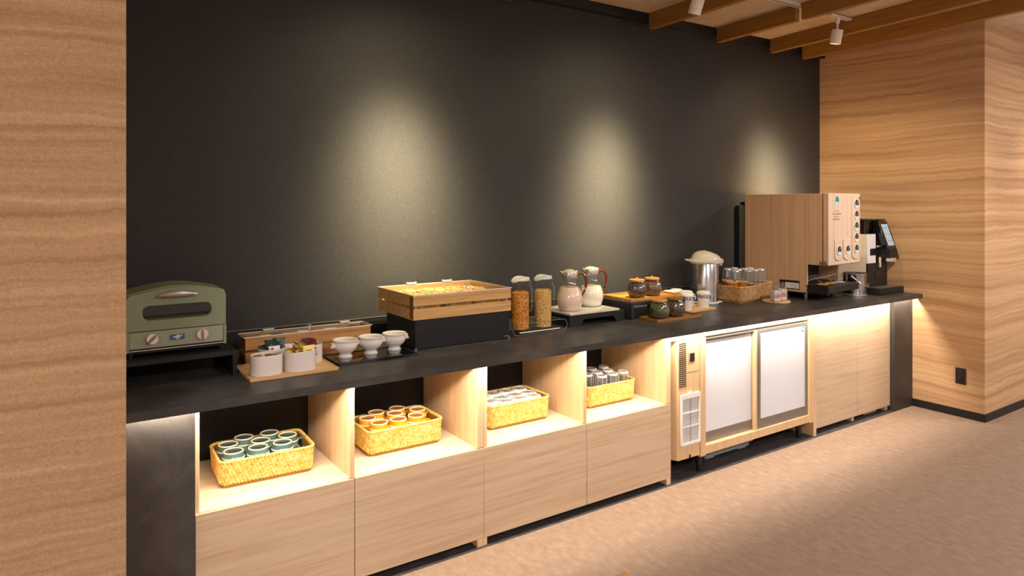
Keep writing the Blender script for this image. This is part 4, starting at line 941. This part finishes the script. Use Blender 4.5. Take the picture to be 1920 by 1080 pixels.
def lever(x, z0, z1, name='lever_strip'):
    pl_ = [(x+.052, z1), (x-.052, z1)]+[(x+.052*math.cos(math.radians(a)), z0+.03+.03*math.sin(math.radians(a))) for a in range(180, 361, 15)]
    L = obj(name, M().prism(pl_, 'y', -.008, 0), 'dfront', o, bevel=.003)
    return L
def dot(x, z, par):
    y = -.0105
    el = lambda rx, rz, dz=0, a0=0, a1=360, n=28: [(x+rx*math.cos(math.radians(a0+(a1-a0)*i/n)), z+dz+rz*math.sin(math.radians(a0+(a1-a0)*i/n))) for i in range(n if a1-a0 == 360 else n+1)]
    q = obj('push_button', M().prism(el(.033, .033), 'y', y-.0022, y), 'whitep', par, label='round button with dark and pale blue print')
    return q
def dotprint(x, z):
    y = -.0135; m1 = M(); a0, a1 = -35, 215
    m1.prism([(x+.027*math.cos(math.radians(a0+(a1-a0)*i/24)), z+.004+.026*math.sin(math.radians(a0+(a1-a0)*i/24))) for i in range(25)], 'y', y, y+.0007)
    obj('dark_print', m1, 'navy', o)
    obj('blue_print', M().prism([(x+.024*math.cos(math.radians(205+130*i/14)), z-.003+.026*math.sin(math.radians(205+130*i/14))) for i in range(15)], 'y', y, y+.0007), 'sky', o)
    obj('cup_mark', M().box(x-.010, x+.006, y-.0006, y, z-.002, z+.001).box(x-.008, x+.004, y-.0006, y, z-.008, z-.004).prism([(x+.002, z+.008), (x+.012, z+.008), (x+.014, z+.020), (x+.004, z+.020)], 'y', y-.0006, y), 'grille', o)
L1 = lever(.378, .278, .730); L2 = lever(.128, .278, .425); L3 = lever(.250, .278, .425)
for z in (.672, .593, .512, .433, .352): q = dot(.378, z, L1); dotprint(.378, z)
for x, Lx in ((.128, L2), (.250, L3)): dot(x, .350, Lx); dotprint(x, .350)
lg = obj('water_emblem', M().prism([(.118+.024*math.cos(math.radians(a)), .694+.030*math.sin(math.radians(a))) for a in range(-20, 200, 10)], 'y', -.0012, 0), 'tealp', o, label='teal leaf-shaped emblem')
obj('emblem_stem', M().prism([(.100, .690), (.121, .684), (.112, .648), (.102, .648)], 'y', -.0014, 0), 'sky', o)
# small print under the emblem: four blurred lines, too small to read
lt = M(); rnd = random.Random(3)
for z, x0, x1, h_ in ((.622, .085, .150, .004), (.602, .060, .172, .010), (.583, .078, .152, .005), (.565, .064, .160, .009)):
    x = x0
    while x < x1:
        w_ = rnd.uniform(.004, .008)*(h_/.008)**.5; lt.box(x, x+w_*.3, -.0010, 0, z-h_/2, z+h_/2); lt.box(x, x+w_, -.0010, 0, z+rnd.choice((-.4, 0, .38))*h_, z+rnd.choice((-.3, .1, .5))*h_+.001); x += w_+.0025
obj('small_print', lt, 'ink', o, kind='stuff')
obj('round_lock', M().prism([(.428+.006*math.cos(2*PI*i/14), .712+.008*math.sin(2*PI*i/14)) for i in range(14)], 'y', -.0115, -.010), 'blackp', o)
tr = obj('drip_tray', M().prism([(-.002, .060), (.0, .107), (.1535, .107), (.1535, .052), (.03, .052)], 'x', -.002, W-.02).box(.016, W-.02, .1535, .284, .06, .107), 'blackp', o, bevel=.002, label='black drip tray with coloured stickers')
obj('tray_well', M().box(.018, W-.045, .025, .27, .1075, .109), 'dgrey', tr)
for i, (x, mm) in enumerate(((.10, 'yellow'), (.21, 'yellow'), (.33, 'sky'))):
    obj('cup_sticker', M().lathe([(0, .1092), (.045, .1092), (.045, .110), (0, .110)], 24, x, .09, sy=.8), mm, tr)
obj('cup_rail', M().tube([(.02, .20, .11), (.04, .12, .150), (.25, .12, .157), (.43, .12, .163), (.445, .13, .13)], .0025, 6).tube([(.06, .12, .15), (.05, .06, .115)], .002, 6).tube([(.20, .12, .155), (.19, .06, .115)], .002, 6), 'chrome', o)
lb = obj('rating_label', M().prism([(.208, .066), (.36, .066), (.36, .128), (.208, .128)], 'x', -.0016, 0), 'blackp', o, bevel=.0005, label='black rating label on the side')
obj('label_paper', M().prism([(.212, .072), (.315, .072), (.315, .112), (.212, .112)], 'x', -.0022, -.0016), 'packw', lb)
pr = M()
for i in range(5): pr.box(-.0026, -.0022, .222, .222+.06*(.6+.4*(i % 2)), .077+i*.007, .0785+i*.007)
for i in range(3): pr.box(-.0022, -.0016, .325, .35, .078+i*.014, .082+i*.014)
obj('label_print', pr, 'grille', lb)
for x, y in ((.03, .18), (.40, .18), (.03, .60), (.40, .60)): obj('foot', M().cyl(x, y, 0, .051, .010, 14, .016), 'steelg', o)
obj('base_plate', M().box(.01, W-.01, .17, D-.01, .040, .051), 'blackp', o)
# black cabinet behind the dispenser against the wall
o2 = thing('black_filter_case', 'slim black case against the wall, left of the dispenser\'s back', 'case', (4.285, 3.292, ZT))
obj('case_body', M().box(0, .055, 0, .038, 0, .66), 'black', o2, bevel=.003)

# ice bucket
o = thing('ice_bucket', 'polished steel ice bucket with wire handle', 'bucket', (4.942, 2.775, ZT), math.radians(15))
o.scale = (.92, .92, 1)
obj('bucket_wall', M().lathe([(0, 0), (.084, 0), (.088, .004), (.088, .150), (.092, .156), (.092, .162), (.086, .162), (.085, .010), (0, .008)], 48), 'steel', o)
obj('foot_ring', M().lathe([(.084, 0), (.090, .002), (.090, .008), (.088, .010)], 48), 'chrome', o)
obj('wire_handle', M().tube([(.092*math.cos(math.radians(a)), -.092-.012*math.sin(math.radians(a)) if False else -.100*math.sin(math.radians(a)), .140-.075*math.sin(math.radians(a))) for a in range(0, 181, 10)], .003, 8), 'chrome', o)
obj('ear', M().lathe([(0, -.008), (.008, -.006), (.008, .006), (0, .008)], 12, .093, 0, .140).lathe([(0, -.008), (.008, -.006), (.008, .006), (0, .008)], 12, -.093, 0, .140), 'chrome', o)

# coffee machine
o = thing('coffee_machine', 'black and white automatic coffee machine with tilted touch screen', 'coffee machine', (0, 0, 0))
obj('side_panel', M().box(5.062, 5.074, 2.755, 3.20, .92, 1.293), 'creamp', o, bevel=.002)
obj('front_panel', M().box(5.062, 5.175, 2.745, 2.757, 1.075, 1.293), 'white', o, bevel=.002)
obj('front_panel', M().box(5.34, 5.372, 2.745, 2.757, 1.09, 1.30), 'white', o, bevel=.002)
obj('brew_slot', M().box(5.095, 5.175, 2.741, 2.7455, 1.135, 1.185), 'blackp', o)
obj('machine_core', M().box(5.074, 5.365, 2.757, 3.20, .86, 1.297), 'blackp', o, bevel=.002)
obj('lower_column', M().box(5.062, 5.33, 2.745, 2.757, .862, 1.075), 'blackp', o)
obj('column_window', M().box(5.17, 5.24, 2.742, 2.745, .97, 1.01), 'blackg', o)
hp_ = obj('bean_hopper', M().ring(rrect(5.066, 5.20, 2.77, 3.0, .01, 3), rrect(5.070, 5.196, 2.774, 2.996, .008, 3), 'z', 1.297, 1.395), 'hopper', o, label='brown transparent bean hopper')
obj('beans', M().box(5.072, 5.194, 2.776, 2.994, 1.2975, 1.345), 'tea1', hp_)
obj('hopper_lid', M().box(5.06, 5.345, 2.76, 3.02, 1.395, 1.404), 'blackp', o, bevel=.002)
obj('hopper_block', M().box(5.20, 5.32, 2.77, 3.0, 1.297, 1.395), 'blackp', o)
sc = Matrix.Translation((5.213, 2.70, 1.10)) @ Matrix.Rotation(math.radians(-14), 4, 'X') @ Matrix.Rotation(math.radians(6.5), 4, 'Y')
hm = M(); hm.x = sc; hm.prism(rrect(-.002, .142, .0, .298, .012, 4), 'y', 0, .035)
sc = Matrix.Translation((5.195, 2.655, 1.105)) @ Matrix.Rotation(math.radians(-16), 4, 'X')
hm = M(); hm.x = sc; hm.prism([(.040, 0), (.150, .0), (.155, .02), (.145, .20), (.120, .30), (.03, .305), (.005, .29), (.0, .20)], 'y', 0, .035)
hd = obj('screen_housing', hm, 'blackg', o, bevel=.003, label='tilted glossy black screen housing')
k = M(); k.x = sc; k.prism([(.045, .105), (.132, .105), (.112, .272), (.024, .272)], 'y', -.0015, 0); obj('touch_screen', k, 'screen', hd, label='pale blue lit touch screen')
k = M(); k.x = sc; k.tube([(.078, -.001, .062), (.092, -.001, .072), (.088, -.001, .052), (.100, -.001, .046)], .003, 5).tube([(.082, -.001, .040), (.090, -.001, .058), (.098, -.001, .070)], .0025, 5); obj('white_logo', k, 'white', hd)
k = M(); k.x = sc
for i, (u_, v_) in enumerate(((.04, .24), (.075, .24), (.052, .19), (.09, .19), (.06, .14), (.1, .14))): k.box(u_, u_+.010, -.002, -.0015, v_, v_+.008)
obj('screen_icons', k, 'dgrey', hd)
obj('support_arm', M().box(5.21, 5.32, 2.66, 2.76, 1.115, 1.18), 'blackp', o)
obj('milk_spout', M().tube([(5.178, 2.735, 1.20), (5.195, 2.735, 1.20), (5.215, 2.735, 1.20)], .006, 8).tube([(5.188, 2.72, 1.12), (5.188, 2.72, 1.045)], .009, 10), 'chrome', o)
obj('coffee_spout', M().box(5.23, 5.30, 2.655, 2.70, 1.085, 1.115), 'chrome', o, bevel=.003)
tr = obj('drip_tray', M().box(5.036, 5.385, 2.642, 2.745, .852, .898).box(5.05, 5.37, 2.745, 2.80, .852, .89), 'blackp', o, bevel=.002)
obj('tray_grid', M().box(5.06, 5.36, 2.655, 2.74, .898, .9005), 'steelg', tr)

# ------------------------------------------------------------------ dining table corner in the foreground
o = thing('dining_table', 'corner of a honey-coloured wooden table at the bottom edge', 'table', (.70, .758, 0))
obj('tabletop', M().box(-.35, .35, -.35, .35, .698, .72), 'table', o, bevel=.002)
for sx in (-1, 1):
    for sy in (-1, 1): obj('leg', M().box(sx*.30-.02, sx*.30+.02, sy*.30-.02, sy*.30+.02, 0, .698), 'leg', o, bevel=.002)
